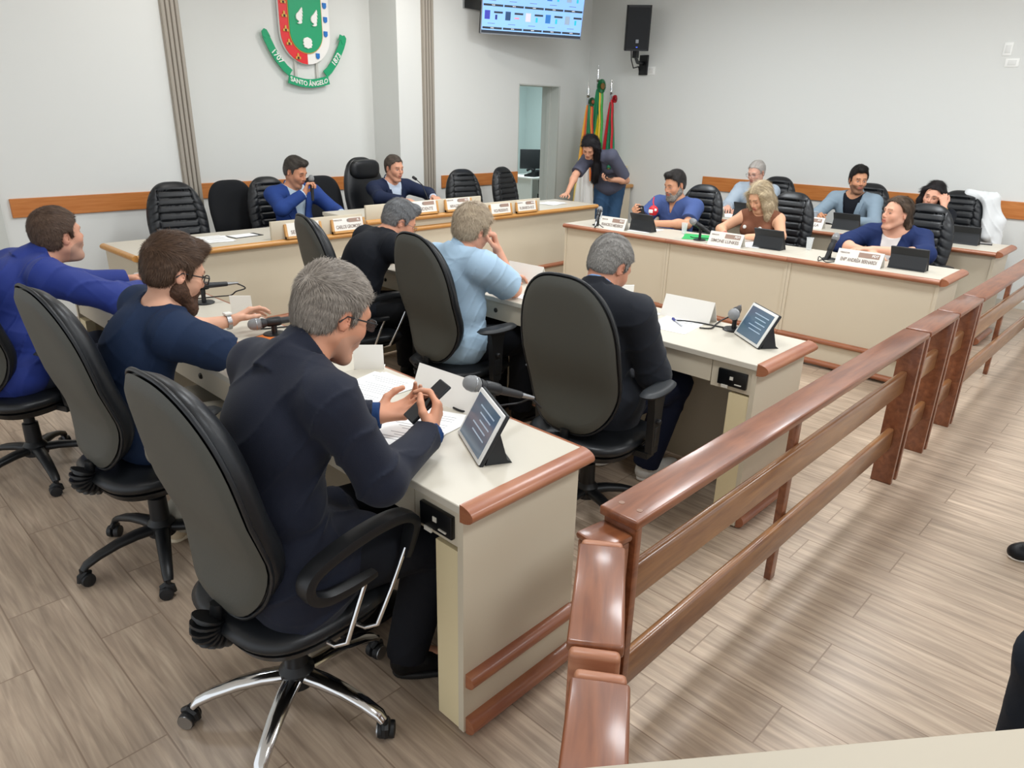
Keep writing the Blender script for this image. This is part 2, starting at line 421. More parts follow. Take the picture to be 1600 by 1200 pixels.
def head_ops(s, Hc, R, sc=1.0, fat=0, nose=1.0):
    def P(x,y,z): return np.asarray(Hc)+sc*(x*R[0]+y*R[1]+z*R[2])
    RR=R
    def el(c,r,k,mode='u',RM=None): s.el(P(*c),[q*sc for q in r],RR if RM is None else RM,k,mode)
    def rc(a,b,ra,rb,k,mode='u'): s.rc(P(*a),P(*b),ra*sc,rb*sc,k,mode)
    el((-.012,0,.046),(.098,.075,.086),.01)
    el((-.035,0,.0),(.068,.064,.07),.03)
    el((.032,0,-.005),(.061,.060+fat*.006,.088),.03)
    for y in (-1,1):
        rc((-.005,y*.046,-.045),(.055,y*.024,-.098),.020+fat*.008,.016+fat*.006,.03)
        el((.060,y*.036,-.022),(.026,.024+fat*.005,.026),.025)
    rc((.068,-.010,-.100),(.068,.010,-.100),.0205,.0205,.022)
    if fat>0: el((.03,0,-.105),(.045,.045,.03*fat+.004),.03)
    rc((.083,-.034,.029),(.083,.034,.029),.0105,.0105,.02)
    for y in (-1,1):
        el((.094,y*.031,.006),(.014,.017,.0115),.012,'s')
        el((.0775,y*.031,.006),(.0128,.0128,.0128),.002)
    el((.080,0,-.052),(.022,.030,.026),.02)
    rc((.089,0,.022),(.111,0,-.019),.0065,.0095*nose,.012)
    el((.106,0,-.023),(.0125*nose,.0105*nose,.0095),.006)
    for y in (-1,1): el((.098,y*.0115,-.026),(.0095,.0075,.0075),.005)
    el((.098,0,-.0475),(.0075,.0215,.0052),.005)
    el((.0965,0,-.0605),(.0085,.0195,.0064),.005)
    rc((.107,-.02,-.0537),(.107,.02,-.0537),.0035,.0035,.003,'s')
    for y in (-1,1):
        a=math.radians(22)*y; ca,sa=math.cos(a),math.sin(a)
        E=np.stack([R[0]*ca+R[1]*sa, -R[0]*sa+R[1]*ca, R[2]])
        el((-.014,y*.0765,.0),(.0175,.0065,.031),.004,'u',E)
        el((-.008,y*.084,.003),(.009,.006,.016),.003,'s',E)
    return P

def skincols(V, Hc, R, sc, P):
    q=(V-np.asarray(Hc,F32))@R.T.astype(F32)/sc; x,y,z=q[:,0],q[:,1],q[:,2]; ay=np.abs(y)
    base=np.array(lin(P['skin'])[:3]); c=np.tile(base,(len(V),1))
    def mixc(mask, col, a=1):
        m_=(np.clip(mask,0,1)*a)[:,None]; c[:]=c*(1-m_)+np.array(lin(col)[:3])*m_
    face=(x>.03)&(np.abs(z)<.14)&(ay<.08)
    red=P.get('red','C98068')
    mixc(np.exp(-((x-.07)**2+(ay-.042)**2+(z+.02)**2)/.0006)*face, red, .35)
    mixc(np.exp(-((x-.108)**2+ay**2+(z+.02)**2)/.0003)*face, red, .4)
    mixc(((ay>.07)&(np.abs(z)<.035)&(x<.02)&(x>-.04)).astype(float), red, .35)
    if P.get('stub'):
        st=((x>-.002)&(z<-.028-.35*np.clip(.05-x,0,.1))&(z>-.135)&(ay<.085)).astype(float)*np.clip((-.026-z)/.012+ (ay<.03)*0,0,1)
        st*=1-np.exp(-((ay/.02)**2+((z+.054)/.010)**2)*1.0)*(x>.08)
        mixc(st, P['stub'], P.get('stuba',.5))
    mixc(((ay<.0215)&(z<-.043)&(z>-.067)&(x>.088)).astype(float), P.get('lip','B5665A'), .75)
    mixc(((ay<.021)&(np.abs(z+.0537)<.0022)&(x>.08)).astype(float), '5A2A26', .7)
    bz=.030+.004*np.sin(np.clip((ay-.012)/.035,0,1)*PI)
    mixc(((np.abs(z-bz)<.0042)&(ay>.012)&(ay<.047)&(x>.06)).astype(float), P.get('brow','4A3A30'), .8)
    op=P.get('eyes',.5)
    er=np.sqrt((ay-.031)**2+((z-.005)/max(.55*op,.12))**2)
    mixc(((np.abs(ay-.031)<.0125)&(np.abs(z-.005)<.0095)&(x>.075)).astype(float), '8A5F50', .45)
    if op>.25:
        mixc(((er<.0115)&(x>.078)).astype(float), 'D9D4CE', .9)
        mixc(((np.abs(ay-.031)<.0052)&(np.abs(z-.005)<.0058*op*1.6)&(x>.078)).astype(float), '2A201C', .95)
        mixc(((np.abs(z-(.005+.0065*op*1.5))<.0016)&(np.abs(ay-.031)<.0125)&(x>.078)).astype(float), '2A201C', .8)
    else:
        mixc(((np.abs(z-.0015)<.0018)&(np.abs(ay-.031)<.0125)&(x>.078)).astype(float), '3A2A24', .85)
    return c

def hair_obj(P, Hc, R, sc, root, vox):
    h=P['hair']; kind=h['kind']; th=h.get('th',.012); col=np.array(lin(h['col'])[:3]); col2=np.array(lin(h.get('col2',h['col']))[:3])
    if kind=='none': return
    HL=h.get('line',([-.14,-.075,-.05,-.032,-.024,-.004,.006,.012,.026,.032,.045,.06,.078,.12],
                     [-.050,-.046,-.040,-.024,.012,.036,.034,-.004,.000,.045,.060,.074,.086,.094]))
    top=h.get('top',0.0); Hc=np.asarray(Hc,F32); RT=R.T.astype(F32)
    fwd=h.get('fringe',0)
    def loc(Pt): return (Pt-Hc)@RT/sc
    amp=h.get('amp',.0022); sd=h.get('seed',1)
    def f(Pt):
        q=loc(Pt); x,y,z=q[:,0],q[:,1],q[:,2]
        def E(c,r):
            k0=np.sqrt(((x-c[0])/r[0])**2+((y-c[1])/r[1])**2+((z-c[2])/r[2])**2); k1=np.sqrt(((x-c[0])/r[0]**2)**2+((y-c[1])/r[1]**2)**2+((z-c[2])/r[2]**2)**2)+1e-9
            return k0*(k0-1)/k1
        d=E((-.012,0,.046),(.098+th,.075+th*.75,.086+th+top)); d2=E((-.037,0,.0),(.068+th*.8,.065+th*.55,.073))
        d3=E((.0,0,.0),(.06,.0655+th*.45,.06))
        k=.02
        for e in (d2,d3):
            hh=np.maximum(k-np.abs(d-e),0)/k; d=np.minimum(d,e)-hh*hh*k*.25
        if h.get('quiff'): 
            e=E((.062,0,.115+h['quiff']*.3),(.035,.052,.02+h['quiff'])); hh=np.maximum(.025-np.abs(d-e),0)/.025; d=np.minimum(d,e)-hh*hh*.025*.25
        d=d+amp*.35*strand(q,0,300,sd)+.0022*np.sin(60*x+3)*np.sin(55*y+1)*np.sin(50*z+2)
        cut=(np.interp(x,HL[0],HL[1]).astype(F32)+.004*np.sin(90*y+70*x)-z)*.55
        if h.get('bald'):
            b=h['bald']; cb=-(np.sqrt(((x-.02)/1.3)**2+y*y)-b)-.0; cb=np.where(z>.06,cb,-1.0); cut=np.maximum(cut,cb)
        if not h.get('long'):
            # keep the ear free
            ear=.027-np.sqrt(((x+.010)*1.15)**2+((z+.002)*.8)**2)
            cut=np.maximum(cut,np.where(np.abs(y)>.05,ear,-1))
        hh=np.maximum(.006-np.abs(d-cut),0)/.006; d=np.maximum(d,cut)+hh*hh*.006*.25
        return d*sc
    s=SDF(); s.fn(f,Hc+ R.T@np.array([-.01,0,.03])*sc,.17*sc)
    for (pts,r0,r1,k) in h.get('locks',[]):
        pw=[Hc+RT@(np.array(p,F32)*sc) if False else Hc+(np.array(p,F32)*sc)@R.astype(F32) for p in pts]
        n=len(pw)-1
        for i in range(n):
            s.rc(pw[i],pw[i+1],(r0+(r1-r0)*i/n)*sc,(r0+(r1-r0)*(i+1)/n)*sc,k)
    def disp(Pt):
        q=loc(Pt); m_=(q[:,2]<-.0)
        return np.where(m_,.0009*np.sin(420*(q[:,1]*.8+q[:,0]*.6)+8*np.sin(18*q[:,2])),0).astype(F32) if h.get('locks') else np.zeros(len(Pt),F32)
    Vv,Q=surface(s,vox,disp)
    q=loc(Vv); st=strand(q,0,300,sd)*.5+.5; st2=.5+.5*np.sin(420*(q[:,1]*.8+q[:,0]*.6)+8*np.sin(18*q[:,2])); low=q[:,2]<-.03
    if h.get('locks'): st=np.where(low,st2,st)
    rr=np.random.RandomState(3).rand(len(Vv)); t=np.clip(st*.7+rr*.3,0,1)[:,None]
    c=col*(1-t)+col2*t
    if h.get('side'):   # greyer sides
        cs_=np.array(lin(h['side'])[:3]); m_=np.clip((.055-q[:,2])/.05,0,1)[:,None]*.8; c=c*(1-m_)+cs_*m_*(.8+.4*t)
    me=npmesh('hair',Vv,Q,c); o=obj('hair',me,mat('hair','000000',.55,vcol=True,spec=.3,bump=.5,bscale=500),root,180)
    hair_strands(P,h,Vv,Q,q,c,R,sc,o); return o

def hair_strands(P,h,V,Q,q,c,R,sc,parent):
    n=h.get('n',5000); rs=np.random.RandomState(h.get('seed',1)+50)
    # vertex normals
    fn=np.cross(V[Q[:,2]]-V[Q[:,0]],V[Q[:,3]]-V[Q[:,1]]); N=np.zeros_like(V)
    for i in range(4): np.add.at(N,Q[:,i],fn)
    N/=np.linalg.norm(N,axis=1)[:,None]+1e-9
    # keep outside vertices only
    id_=rs.randint(0,len(V),n); p=V[id_]; nn=N[id_]; ql=q[id_]
    crown=np.array(h.get('crown',(-.06,.012,.135))); d=ql-crown
    if h.get('comb') is not None: d=d*.25+np.array(h['comb'])*np.clip(1.2-np.abs(ql[:,2:3]-.14)*10,0,1)*.12+np.array([.0,0,-.10])*np.clip((.09-ql[:,2:3])*14,0,1)
    if h.get('locks'): 
        sg=np.sign(ql[:,1:2]+1e-6); d=np.concatenate([-.35+0*sg,1.1*sg,-.8+0*sg],1)
        lo=(ql[:,2]<.03)[:,None]; d=np.where(lo,np.array([[0.0,0,-1.]]),d)
    d=d@R.astype(float)                      # to model space
    d=d-nn*(d*nn).sum(1)[:,None]; d/=np.linalg.norm(d,axis=1)[:,None]+1e-9
    d=d+rs.randn(n,3)*(h.get('mess',.22)+.9*np.exp(-((ql-crown)**2).sum(1)/.0006)[:,None]); d=d-.85*nn*(d*nn).sum(1)[:,None]; d/=np.linalg.norm(d,axis=1)[:,None]
    L=h.get('len',.016)*(.6+.8*rs.rand(n))*sc
    side=np.cross(d,nn); side/=np.linalg.norm(side,axis=1)[:,None]+1e-9; w=h.get('sw',.0009)*(.6+.8*rs.rand(n))
    lift=h.get('lift',.25)
    a=p-nn*.0015; m=p+d*(L*.5)[:,None]+nn*(L*lift*.5)[:,None]; e=p+d*L[:,None]+nn*(L*lift*.55)[:,None]
    VV=np.stack([a-side*w[:,None],a+side*w[:,None],m-side*w[:,None]*.8,m+side*w[:,None]*.8,e-side*w[:,None]*.15,e+side*w[:,None]*.15],1).reshape(-1,3)
    b=np.arange(n)[:,None]*6; QQ=np.concatenate([b+np.array([[0,1,3,2]]),b+np.array([[2,3,5,4]])])
    cc=c[id_]; t=rs.rand(n)[:,None]; c1=np.array(lin(h['col'])[:3]); c2=np.array(lin(h.get('col2',h['col']))[:3]); cs=cc*.5+(c1*(1-t)+c2*t)*.5
    if h.get('side'): pass
    col=np.repeat(cs,6,axis=0)
    me=npmesh('hair_strands',VV.astype(F32),QQ,col); ob=obj('hair_strands',me,mat('hair_strand','000000',.5,vcol=True,spec=.3),parent,180); ob['kind']='stuff'; return ob

def glasses(root, Hc, R, sc, mt, w=.0022, half=False):
    def P(x,y,z): return V3(np.asarray(Hc)+sc*(x*R[0]+y*R[1]+z*R[2]))
    g=G(); lens=G()
    for s_ in (-1,1):
        pts=[]
        for i in range(25):
            a=2*PI*i/24; cx=.0245*math.copysign(abs(math.cos(a))**.6,math.cos(a)); cz=.0165*math.copysign(abs(math.sin(a))**.6,math.sin(a))
            pts.append(P(.112-abs(cx+ .031 )*.12 if False else .113-.25*max(0,(cx+.031-.02)), s_*(.032+cx*1.0), .004+cz))
        if not half: g.tube(pts,w,6,cap=False)
        else: g.tube(pts[0:13],w,6)
        lens.add([p for p in pts[:-1]],[tuple(range(24))])
        g.tube([P(.104,s_*.058,.012),P(.098,s_*.069,.013),P(.04,s_*.077,.012),P(-.012,s_*.080,.012),P(-.03,s_*.078,-.008)],w*1.0,6)
    g.tube([P(.113,-.0085,.010),P(.116,0,.013),P(.113,.0085,.010)],w,6)
    o=obj('glasses',g,mt,root); obj('lens',lens,mat('lens_glass','FFFFFF',.05,alpha=.12),o,0); return o

def person(label, loc, yaw, P, group=None):
    """local frame: x forward, y left, z up, origin on the floor under the pelvis"""
    root=thing('person',label,'person',(loc[0],loc[1],0 if len(loc)<3 else loc[2]),yaw,group)
    vox=P.get('vox',.0065); sc=P.get('sc',1.0); fat=P.get('fat',0.0)
    zs=P.get('zs',.47); stand=P.get('stand',False)
    pel=np.array(P.get('pel',(0,0,zs+.095)),float); N=np.array(P['N'],float); Hc=np.array(P['H'],float)
    hy,hp,hr=[math.radians(a) for a in P.get('look',(0,-10,0))]; R=rot_head(hy,hp,hr)
    tw=math.radians(P.get('twist',0)); 
    ctrl=np.array(P.get('ctrl',pel*.45+N*.45+np.array([-.03,0,.06])*1.0+ .1*pel),float)
    def bz(t): return (1-t)**2*pel+2*t*(1-t)*ctrl+t*t*N
    def tan(t): return unit(2*(1-t)*(ctrl-pel)+2*t*(N-ctrl))
    def fr(t):
        u=tan(t); l=np.array([-math.sin(tw*t),math.cos(tw*t),P.get('tilt',0)*t]); l=unit(l-u*(l@u)); return np.stack([np.cross(l,u),l,u])
    sw=P.get('sw',.185)*sc; Fs=fr(.9); S={1:bz(.95)+Fs[1]*sw-Fs[2]*.018, -1:bz(.95)-Fs[1]*sw-Fs[2]*.018}
    S={k:v+np.array(P.get('shoff',{}).get(k,(0,0,0)),float) for k,v in S.items()}
    fem=P.get('fem',False)
    def torso(s,e,low=True,k=.05):
        f0,f1,f2=fr(.05),fr(.42),fr(.76)
        if low: s.el(bz(.0),((.125 if e<0 else .14)*sc+e+fat*.03,(.165 if e<0 else .18)*sc+e+fat*.03,.13*sc+e),f0,k)
        s.el(bz(.36)+f1[0]*fat*.05,(.105*sc+e+fat*.07,(.135 if fem else .145)*sc+e+fat*.05,.16*sc),f1,k)
        s.el(bz(.70)-f2[0]*.005,(.112*sc+e+fat*.02,.158*sc+e+fat*.02,.155*sc+e),f2,k)
        if fem:
            for y in (-1,1): s.el(bz(.66)+f2[0]*.085+f2[1]*y*.075,(.065+e*.5,.068+e*.5,.068),f2,.03)
        sr=.050 if fem else .056
        s.rc(S[1],S[-1],sr*sc+e*.6,sr*sc+e*.6,k)
        for y in (1,-1): s.rc(bz(1.0)+Fs[2]*.012-Fs[0]*.01,S[y]+(bz(.97)-S[y])*.2,.055*sc+e*.3,.052*sc+e*.5,.05)
    # limbs
    arms={}
    for key,y in (('L',1),('R',-1)):
        a=P['arms'][key]; W=np.array(a['w'],float); E=np.array(a['e'],float) if 'e' in a else ik(S[y],W,.285*sc,.25*sc,np.array(a.get('pole',(-.1,y*.5,.2)))+S[y]*0)
        arms[key]=(S[y],E,W,a,y)
    legs={}
    for key,y in (('L',1),('R',-1)):
        hip=pel+np.array([0,y*.09*sc,-.01]); 
        if 'legs' in P: kn,an,toe=[np.array(q,float) for q in P['legs'][key]]
        elif stand: kn=np.array([pel[0]*.6+.03,y*.09,.49]); an=np.array([0,y*.09,.085]); toe=an+np.array([.15,y*.03,-.05])
        else: kn=np.array([.42*sc,y*.12,zs+.055]); an=np.array([.42*sc,y*.11,.09]); toe=an+np.array([.15,y*.03,-.05])
        legs[key]=(hip,kn,an,toe)
    # ---- body
    s=SDF(); torso(s,-.004)
    nr=.048 if fem else .056
    s.rc(bz(.98),Hc+R.T@np.array([-.022,0,-.06])*sc,nr*sc+.003,(nr-.005)*sc,.03)
    for key in arms:
        a_,E,W,a,y=arms[key]
        s.rc(a_,E,.053*sc,.042*sc,.03); s.rc(E,W,.041*sc,.026*sc,.02); s.el(E+(W-E)*.25,(.046*sc,)*3,None,.03)
        if fem: pass
        dft=unit(W-E); hand_ops(s,W,a.get('d',dft),a.get('n',(0,0,-1)),a.get('side',1 if y==-1 else -1),a.get('curl',(.35,.5,.35)),a.get('spread',.1),a.get('thumb',.4),sc*(.92 if fem else 1.0),a.get('poses'))
    for key in legs:
        hip,kn,an,toe=legs[key]
        s.rc(hip,kn,.078*sc,.056*sc,.04); s.rc(kn,an,.052*sc,.034*sc,.02); s.rc(an,toe,.033,.022,.02)
    head_ops(s,Hc,R,sc,P.get('facefat',0),P.get('nose',1.0))
    Vv,Q=surface(s,P.get('bvox',vox)); 
    col=skincols(Vv,Hc,R,sc,P)
    obj('body',npmesh('body',Vv,Q,col),mat('skin','000000',.5,vcol=True,spec=.35,bump=.03,bscale=300),root,180)
    hair_obj(P,Hc,R,sc,root,P.get('hvox',min(vox,.005)))
    if P.get('beard'):
        b=SDF(); bc=P['beard']
        def PP(x,y_,z): return Hc+sc*(x*R[0]+y_*R[1]+z*R[2])
        t=bc.get('th',.010); dn=bc.get('down',.012)
        for y in (-1,1):
            b.rc(PP(-.004,y*.058,-.02),PP(.004,y*.054,-.055),.014+t*.3,.02+t*.5,.02); b.rc(PP(.0,y*.050,-.055),PP(.058,y*.028,-.098-dn*.5),.022+t*.6,.019+t,.03)
            b.rc(PP(.098,y*.006,-.036),PP(.088,y*.026,-.048),.0065,.006,.008); b.rc(PP(.088,y*.026,-.048),PP(.078,y*.028,-.075),.008,.012,.012)
        b.rc(PP(.070,-.012,-.1-dn),PP(.070,.012,-.1-dn),.022+t,.022+t,.03)
        b.el(PP(.088,0,-.078),(.016,.02,.010),R,.012)
        b.el(PP(.108,0,-.0545),(.022,.021,.0105),R,.006,'s')
        fq=lambda Pt: .0018*np.sin(300*Pt[:,0]+5*np.sin(90*Pt[:,1]))*np.sin(280*Pt[:,2]+3*np.sin(120*Pt[:,0]))
        Vb,Qb=surface(b,.004,fq); rr=np.random.RandomState(5).rand(len(Vb))[:,None]; c1,c2=np.array(lin(bc['col'])[:3]),np.array(lin(bc.get('col2',bc['col']))[:3])
        obj('beard',npmesh('beard',Vb,Qb,c1*(1-rr)+c2*rr),mat('hair','000000',.55,vcol=True),root,180)
    # ---- clothes
    for ci,c in enumerate(P['wear']):
        kind=c['kind']; e=c.get('e',.010); s=SDF(); mt=mat(c['mat'],c['col'],c.get('rough',.8),bump=c.get('bump',.15),bscale=c.get('bs',500),var=c.get('var',0),vscale=c.get('vs',3),spec=c.get('spec',.25),sheen=c.get('sheen',0)*.25)
        if kind=='top':
            torso(s,e,c.get('low',True))
            if c.get('hem'):
                hx=c['hem']; 
                for y in (1,-1): s.rc(pel+np.array([0,y*.07,-.01]),pel+np.array([hx,y*.09,-.02]),.105+e,.09+e,.06)
                if c.get('tail'): s.rc(pel+np.array([-.03,-.1,-.02]),pel+np.array([-.03,.1,-.02]),.10+e,.10+e,.05); s.rc(pel+np.array([-.035,-.11,-.09]),pel+np.array([-.035,.11,-.09]),.075+e,.075+e,.06)
            nk=unit(Hc+R.T@np.array([-.022,0,-.06])*sc-bz(.98))
            # neck opening
            n0=bz(.98); no=c.get('neck',.068); up=c.get('neckup',.02)
            def cutneck(Pt,n0=n0,nk=nk,no=no,up=up):
                q=Pt-n0.astype(F32); h=q@nk.astype(F32); r=np.sqrt(np.maximum((q*q).sum(1)-h*h,0)); return np.maximum(r-no-.25*np.maximum(h,0),-(h-.004))
            s.fn(cutneck,n0+nk*.05,.2,.012,'s')
            if c.get('collar'):
                ch=c['collar']+.030; cr_=c.get('collr',.064)-.004
                def coll(Pt,n0=n0,nk=nk,ch=ch,cr_=cr_):
                    q=Pt-n0.astype(F32); h=q@nk.astype(F32); rv=q-h[:,None]*nk.astype(F32); r=np.sqrt((rv*rv).sum(1)+1e-9)
                    fx=rv@Fs[0].astype(F32)/r   # front = 1
                    top=ch-.030*(fx+.2)
                    d=np.maximum(np.abs(r-(cr_+.016-.16*h))-c.get('cth',.0048),np.maximum(h-top,-.04-h))
                    return np.maximum(d,(fx-c.get('copen',.93))*.08)
                s.fn(coll,n0,.15,.005)
            if c.get('vee'):
                v0,v1=c['vee']; vx=c.get('vx',0.); vp=bz(v0)+fr(v0)[0]*.0; F2=fr(.76)
                def wedge(Pt,vp=vp,F2=F2,v1=v1):
                    q=(Pt-vp.astype(F32))@F2.T.astype(F32); return np.maximum(np.maximum(np.abs(q[:,1])-(.006+v1*np.maximum(q[:,2],0)),-q[:,2]),-(q[:,0]-vx))
                s.fn(wedge,vp+F2[2]*.25+F2[0]*.1,.45,.006,'s'); Lv=float((N-vp)@F2[2])
                if c.get('lapel',True): lap_rows=(vp,F2,(v1,Lv),[o for o in s.ops if o[2]=='u' and o[0]!='fn'],c)
            sl=c.get('sleeve','long')
            for key in arms:
                a_,E,W,a,y=arms[key]; bu=c.get('bulk',.012)
                if sl=='long':
                    dw=unit(W-E); s.rc(a_,E,.056*sc+bu,.049*sc+bu,.035); s.rc(E,W+dw*.03,.049*sc+bu,.036*sc+bu*.6,.03,'u',(W-dw*c.get('cuff',.005),dw))
                elif sl=='short':
                    f_=c.get('frac',.62); du=unit(E-a_); s.rc(a_,E,.058*sc+bu,.056*sc+bu,.035,'u',(a_+(E-a_)*f_,du))
                elif sl=='elbow':
                    dw=unit(W-E); s.rc(a_,E,.058*sc+bu,.052*sc+bu,.035); s.rc(E,W,.05*sc+bu,.045*sc+bu,.03,'u',(E+(W-E)*.25,dw))
            if c.get('skin_fn'): c['skin_fn'](s,locals())
        elif kind=='trousers':
            s.el(pel+np.array([0,0,-.0]),(.128*sc+e,.165*sc+e,.12*sc),fr(.05),.04)
            for key in legs:
                hip,kn,an,toe=legs[key]; da=unit(an-kn); b_=c.get('bulk',.012)
                s.rc(hip,kn,.088*sc+b_,.064*sc+b_,.05); s.rc(kn,an+da*.03,.062*sc+b_,.048*sc+b_,.03,'u',(an+da*.005,da))
            if c.get('waist',.12):
                wv=c.get('waist',.12); s.fn(lambda Pt,p0=bz(wv).astype(F32),u0=fr(wv)[2].astype(F32):(Pt-p0)@u0,pel,9,.005,'i')
        elif kind=='shoes':
            for key in legs:
                hip,kn,an,toe=legs[key]; s1=SDF(); d=toe-an; d=np.array([d[0],d[1],0]); d=unit(d); l_=np.array([-d[1],d[0],0]); z0=max(toe[2]-.035,0)
                heel=np.array([an[0],an[1],0])-d*.045; R_=np.stack([d,l_,[0,0,1]]); g0=an[2]-.085
                def pt(x,z): return heel+d*x+np.array([0,0,g0+z])
                s1.rc(pt(.035,.04),pt(.10,.055),.036,.034,.03); s1.rc(pt(.09,.045),pt(.235,.03),.038,.03,.03); s1.el(pt(.2,.03),(.065,.046,.032),R_,.03); s1.rc(pt(.03,.05),an+np.array([0,0,.01]),.036,.044,.03)
                s1.fn(lambda Pt,g0=g0:-(Pt[:,2]-g0-.004),pt(.1,0),.3,.004,'i')
                b2=SDF(); b2.el(pt(.055,.012),(.06,.037,.03),R_,.01); b2.el(pt(.17,.012),(.10,.049,.03),R_,.05)
                b2.fn(lambda Pt,g0=g0:np.abs(Pt[:,2]-g0-.011)-.011,pt(.1,0),.3,.003,'i')
                Va,Qa=surface(s1,.006); so=obj('shoe',npmesh('shoe',Va,Qa),mt,root,180)
                Va,Qa=surface(b2,.006); obj('sole',npmesh('sole',Va,Qa),mat(c.get('solemat','black_sole'),c.get('sole','101010'),.6),so,180)
            continue
        lapels=None
        if kind=='top' and c.get('vee') and c.get('lapel',True): lapels=lap_rows
        fa=c.get('fold',.006); Vv,Q=surface(s,c.get('vox',vox),folds(fa,c.get('seed',ci+3),c.get('ff',1.0),c.get('drag',(.3,.2,1))) if fa else None)
        o=obj(c['name'],npmesh(c['name'],Vv,Q),mt,root,180)
        if lapels:
            vp,F2,(v1,Lv),uo,_c=lapels
            for y in (1,-1):
                g=G(); n=18; vs=[]
                for i in range(n+1):
                    z_=-.03+i/n*(Lv-.0); ye=.004+v1*max(z_,0); zz=i/n; wd=.018+.052*min(1,zz/.62) if zz<.66 else (.040 if zz<.72 else .046)
                    for j in range(4):
                        yy=ye+wd*j/3-.004
                        base=vp+F2[2]*z_+F2[1]*y*yy; xs=np.linspace(-.02,.30,90); pr=np.array([base+F2[0]*x_ for x_ in xs],F32); ins=np.where(evalops(pr,uo)<0)[0]
                        xx=xs[ins[-1]] if len(ins) else .05
                        p=base+F2[0]*(xx+.010+.004*(j==0)); vs.append(tuple(p)); vs.append(tuple(p-F2[0]*.012))
                fs=[]
                for i in range(n):
                    for j in range(3):
                        a=(i*4+j)*2; b=(i*4+j+1)*2; c_=((i+1)*4+j+1)*2; d=((i+1)*4+j)*2; fs+= [(a,b,c_,d),(a+1,d+1,c_+1,b+1)]
                    a=(i*4)*2; d=((i+1)*4)*2; fs.append((a,d,d+1,a+1)); a=(i*4+3)*2; d=((i+1)*4+3)*2; fs.append((a,a+1,d+1,d))
                fs.append((0,1,3,2)); 
                g.add(vs,fs); obj('lapel',g,mt,o,50)
        if c.get('lab'): o['label']=c['lab']
    if P.get('glasses'): glasses(root,Hc,R,sc,mat(*P['glasses'][:2],rough=.35,metal=P['glasses'][2]),P.get('gw',.0019),P.get('ghalf',False))
    root['_n']=0; del root['_n']
    return root,dict(Hc=Hc,R=R,S=S,arms=arms,bz=bz,fr=fr,pel=pel,legs=legs,sc=sc)
# ------------------------------------------------------------------ the room
HZ = 3.4
BY, BYR, WX = 6.84, 7.33, 8.6     # back wall, recessed back wall, right wall
g=G(); g.add([(-3,-3.2,0),(10.8,-3.2,0),(10.8,10.2,0),(-3,10.2,0)],[(0,1,2,3)]); 
g.add([(-3,-3.2,-.1),(10.8,-3.2,-.1),(10.8,10.2,-.1),(-3,10.2,-.1)],[(0,3,2,1)])
struct('floor', g, floormat())
struct('ceiling', G().box(-3,8.8,-3.2,BYR+.1,HZ,HZ+.1), mat('ceiling_paint','EDEBE6',.9))
g=G()
g.box(1.30,2.74,BY,BY+.3,0,HZ); g.box(2.74,2.90,BY,BYR+.16,0,HZ)
g.box(2.90,5.24,BYR,BYR+.16,0,HZ)
g.box(5.24,5.60,BY,BYR+.16,0,HZ); g.box(5.60,7.17,BY,BY+.3,0,HZ)
g.box(7.17,7.99,BY,BY+.3,2.10,HZ); g.box(7.99,8.75,BY,BY+.3,0,HZ)
g.box(-3,.36,BY,BY+.3,0,HZ); g.box(.36,1.30,BY,BY+.3,2.2,HZ)
struct('wall_back', g, WALL)
struct('wall_right', G().box(WX,WX+.15,-3.2,BY+.3,0,HZ), WALLR)
# ribbed pilasters
for i,(x0,x1) in enumerate(((2.745,2.905),(5.575,5.735))):
    g=G(); n=4; wd=(x1-x0)/n
    g.box(x0,x1,BY-.02,BY+.01,0,HZ)
    for k in range(n): g.box(x0+k*wd+.005,x0+(k+1)*wd-.005,BY-.04,BY-.015,0,HZ,bev=.006,seg=1)
    struct('trim_%d'%(i+1), g, mat('ribbed_pilaster_paint','A39B8F',.55))
for i,(x0,x1,y,nm) in enumerate(((1.375,2.745,BY,0),(3.0,4.86,BYR,0),(5.84,7.17,BY,0))):
    struct('trim_%d'%(i+3), G().box(x0,x1,y-.022,y+.001,.865,1.012,bev=.004), woodmat('wall_strip_wood_x','B66A2D','C98143',.45,4,(1,14,14)))
for i,(y0,y1) in enumerate(((3.78,4.86),(1.0,3.66))):
    struct('trim_%d'%(i+6), G().box(WX-.022,WX+.001,y0,y1,.865,1.03,bev=.004), woodmat('wall_strip_wood_y','B66A2D','C98143',.45,4,(14,1,14)))
# doorway to the back room and left opening
g=G(); 
for x0,x1 in ((7.17,7.185),(7.96,7.99)): g.box(x0,x1,BY-.004,BY+.30,0,2.10)
g.box(7.1855,7.9595,BY-.004,BY+.30,2.085,2.10); g.box(7.945,7.959,BY+.14,BY+.2,0,2.09)
struct('door_1', g, mat('door_frame_paint','C9CBC5',.5))
g=G(); g.box(1.24,1.31,BY-.02,BY+.29,0,2.21); g.box(.35,.41,BY-.02,BY+.29,0,2.21); g.box(.411,1.239,BY-.02,BY+.29,2.15,2.21)
struct('door_2', g, mat('door_frame_paint','C9CBC5',.5))
struct('door_3', G().box(.41,1.24,BY+.12,BY+.16,0.005,2.15), woodmat('brown_door_wood','5A4438','6E5344',.5,4,(8,8,1)))
ROOM=mat('back_room_paint','CBD8D6',.85)
g=G(); g.box(5.8,10.7,9.9,10.0,0,2.9); g.box(10.6,10.7,7.14,10,0,2.9); g.box(5.8,5.9,7.5,10,0,2.9); g.box(5.8,10.7,7.14,10,2.8,2.9); g.box(8.75,10.7,7.04,7.14,0,2.9)
struct('wall_back_room', g, ROOM)
struct('baseboard_right', G().box(WX-.012,WX+.001,-3.2,BY,0,.07), mat('baseboard_paint','C9C4B8',.5))

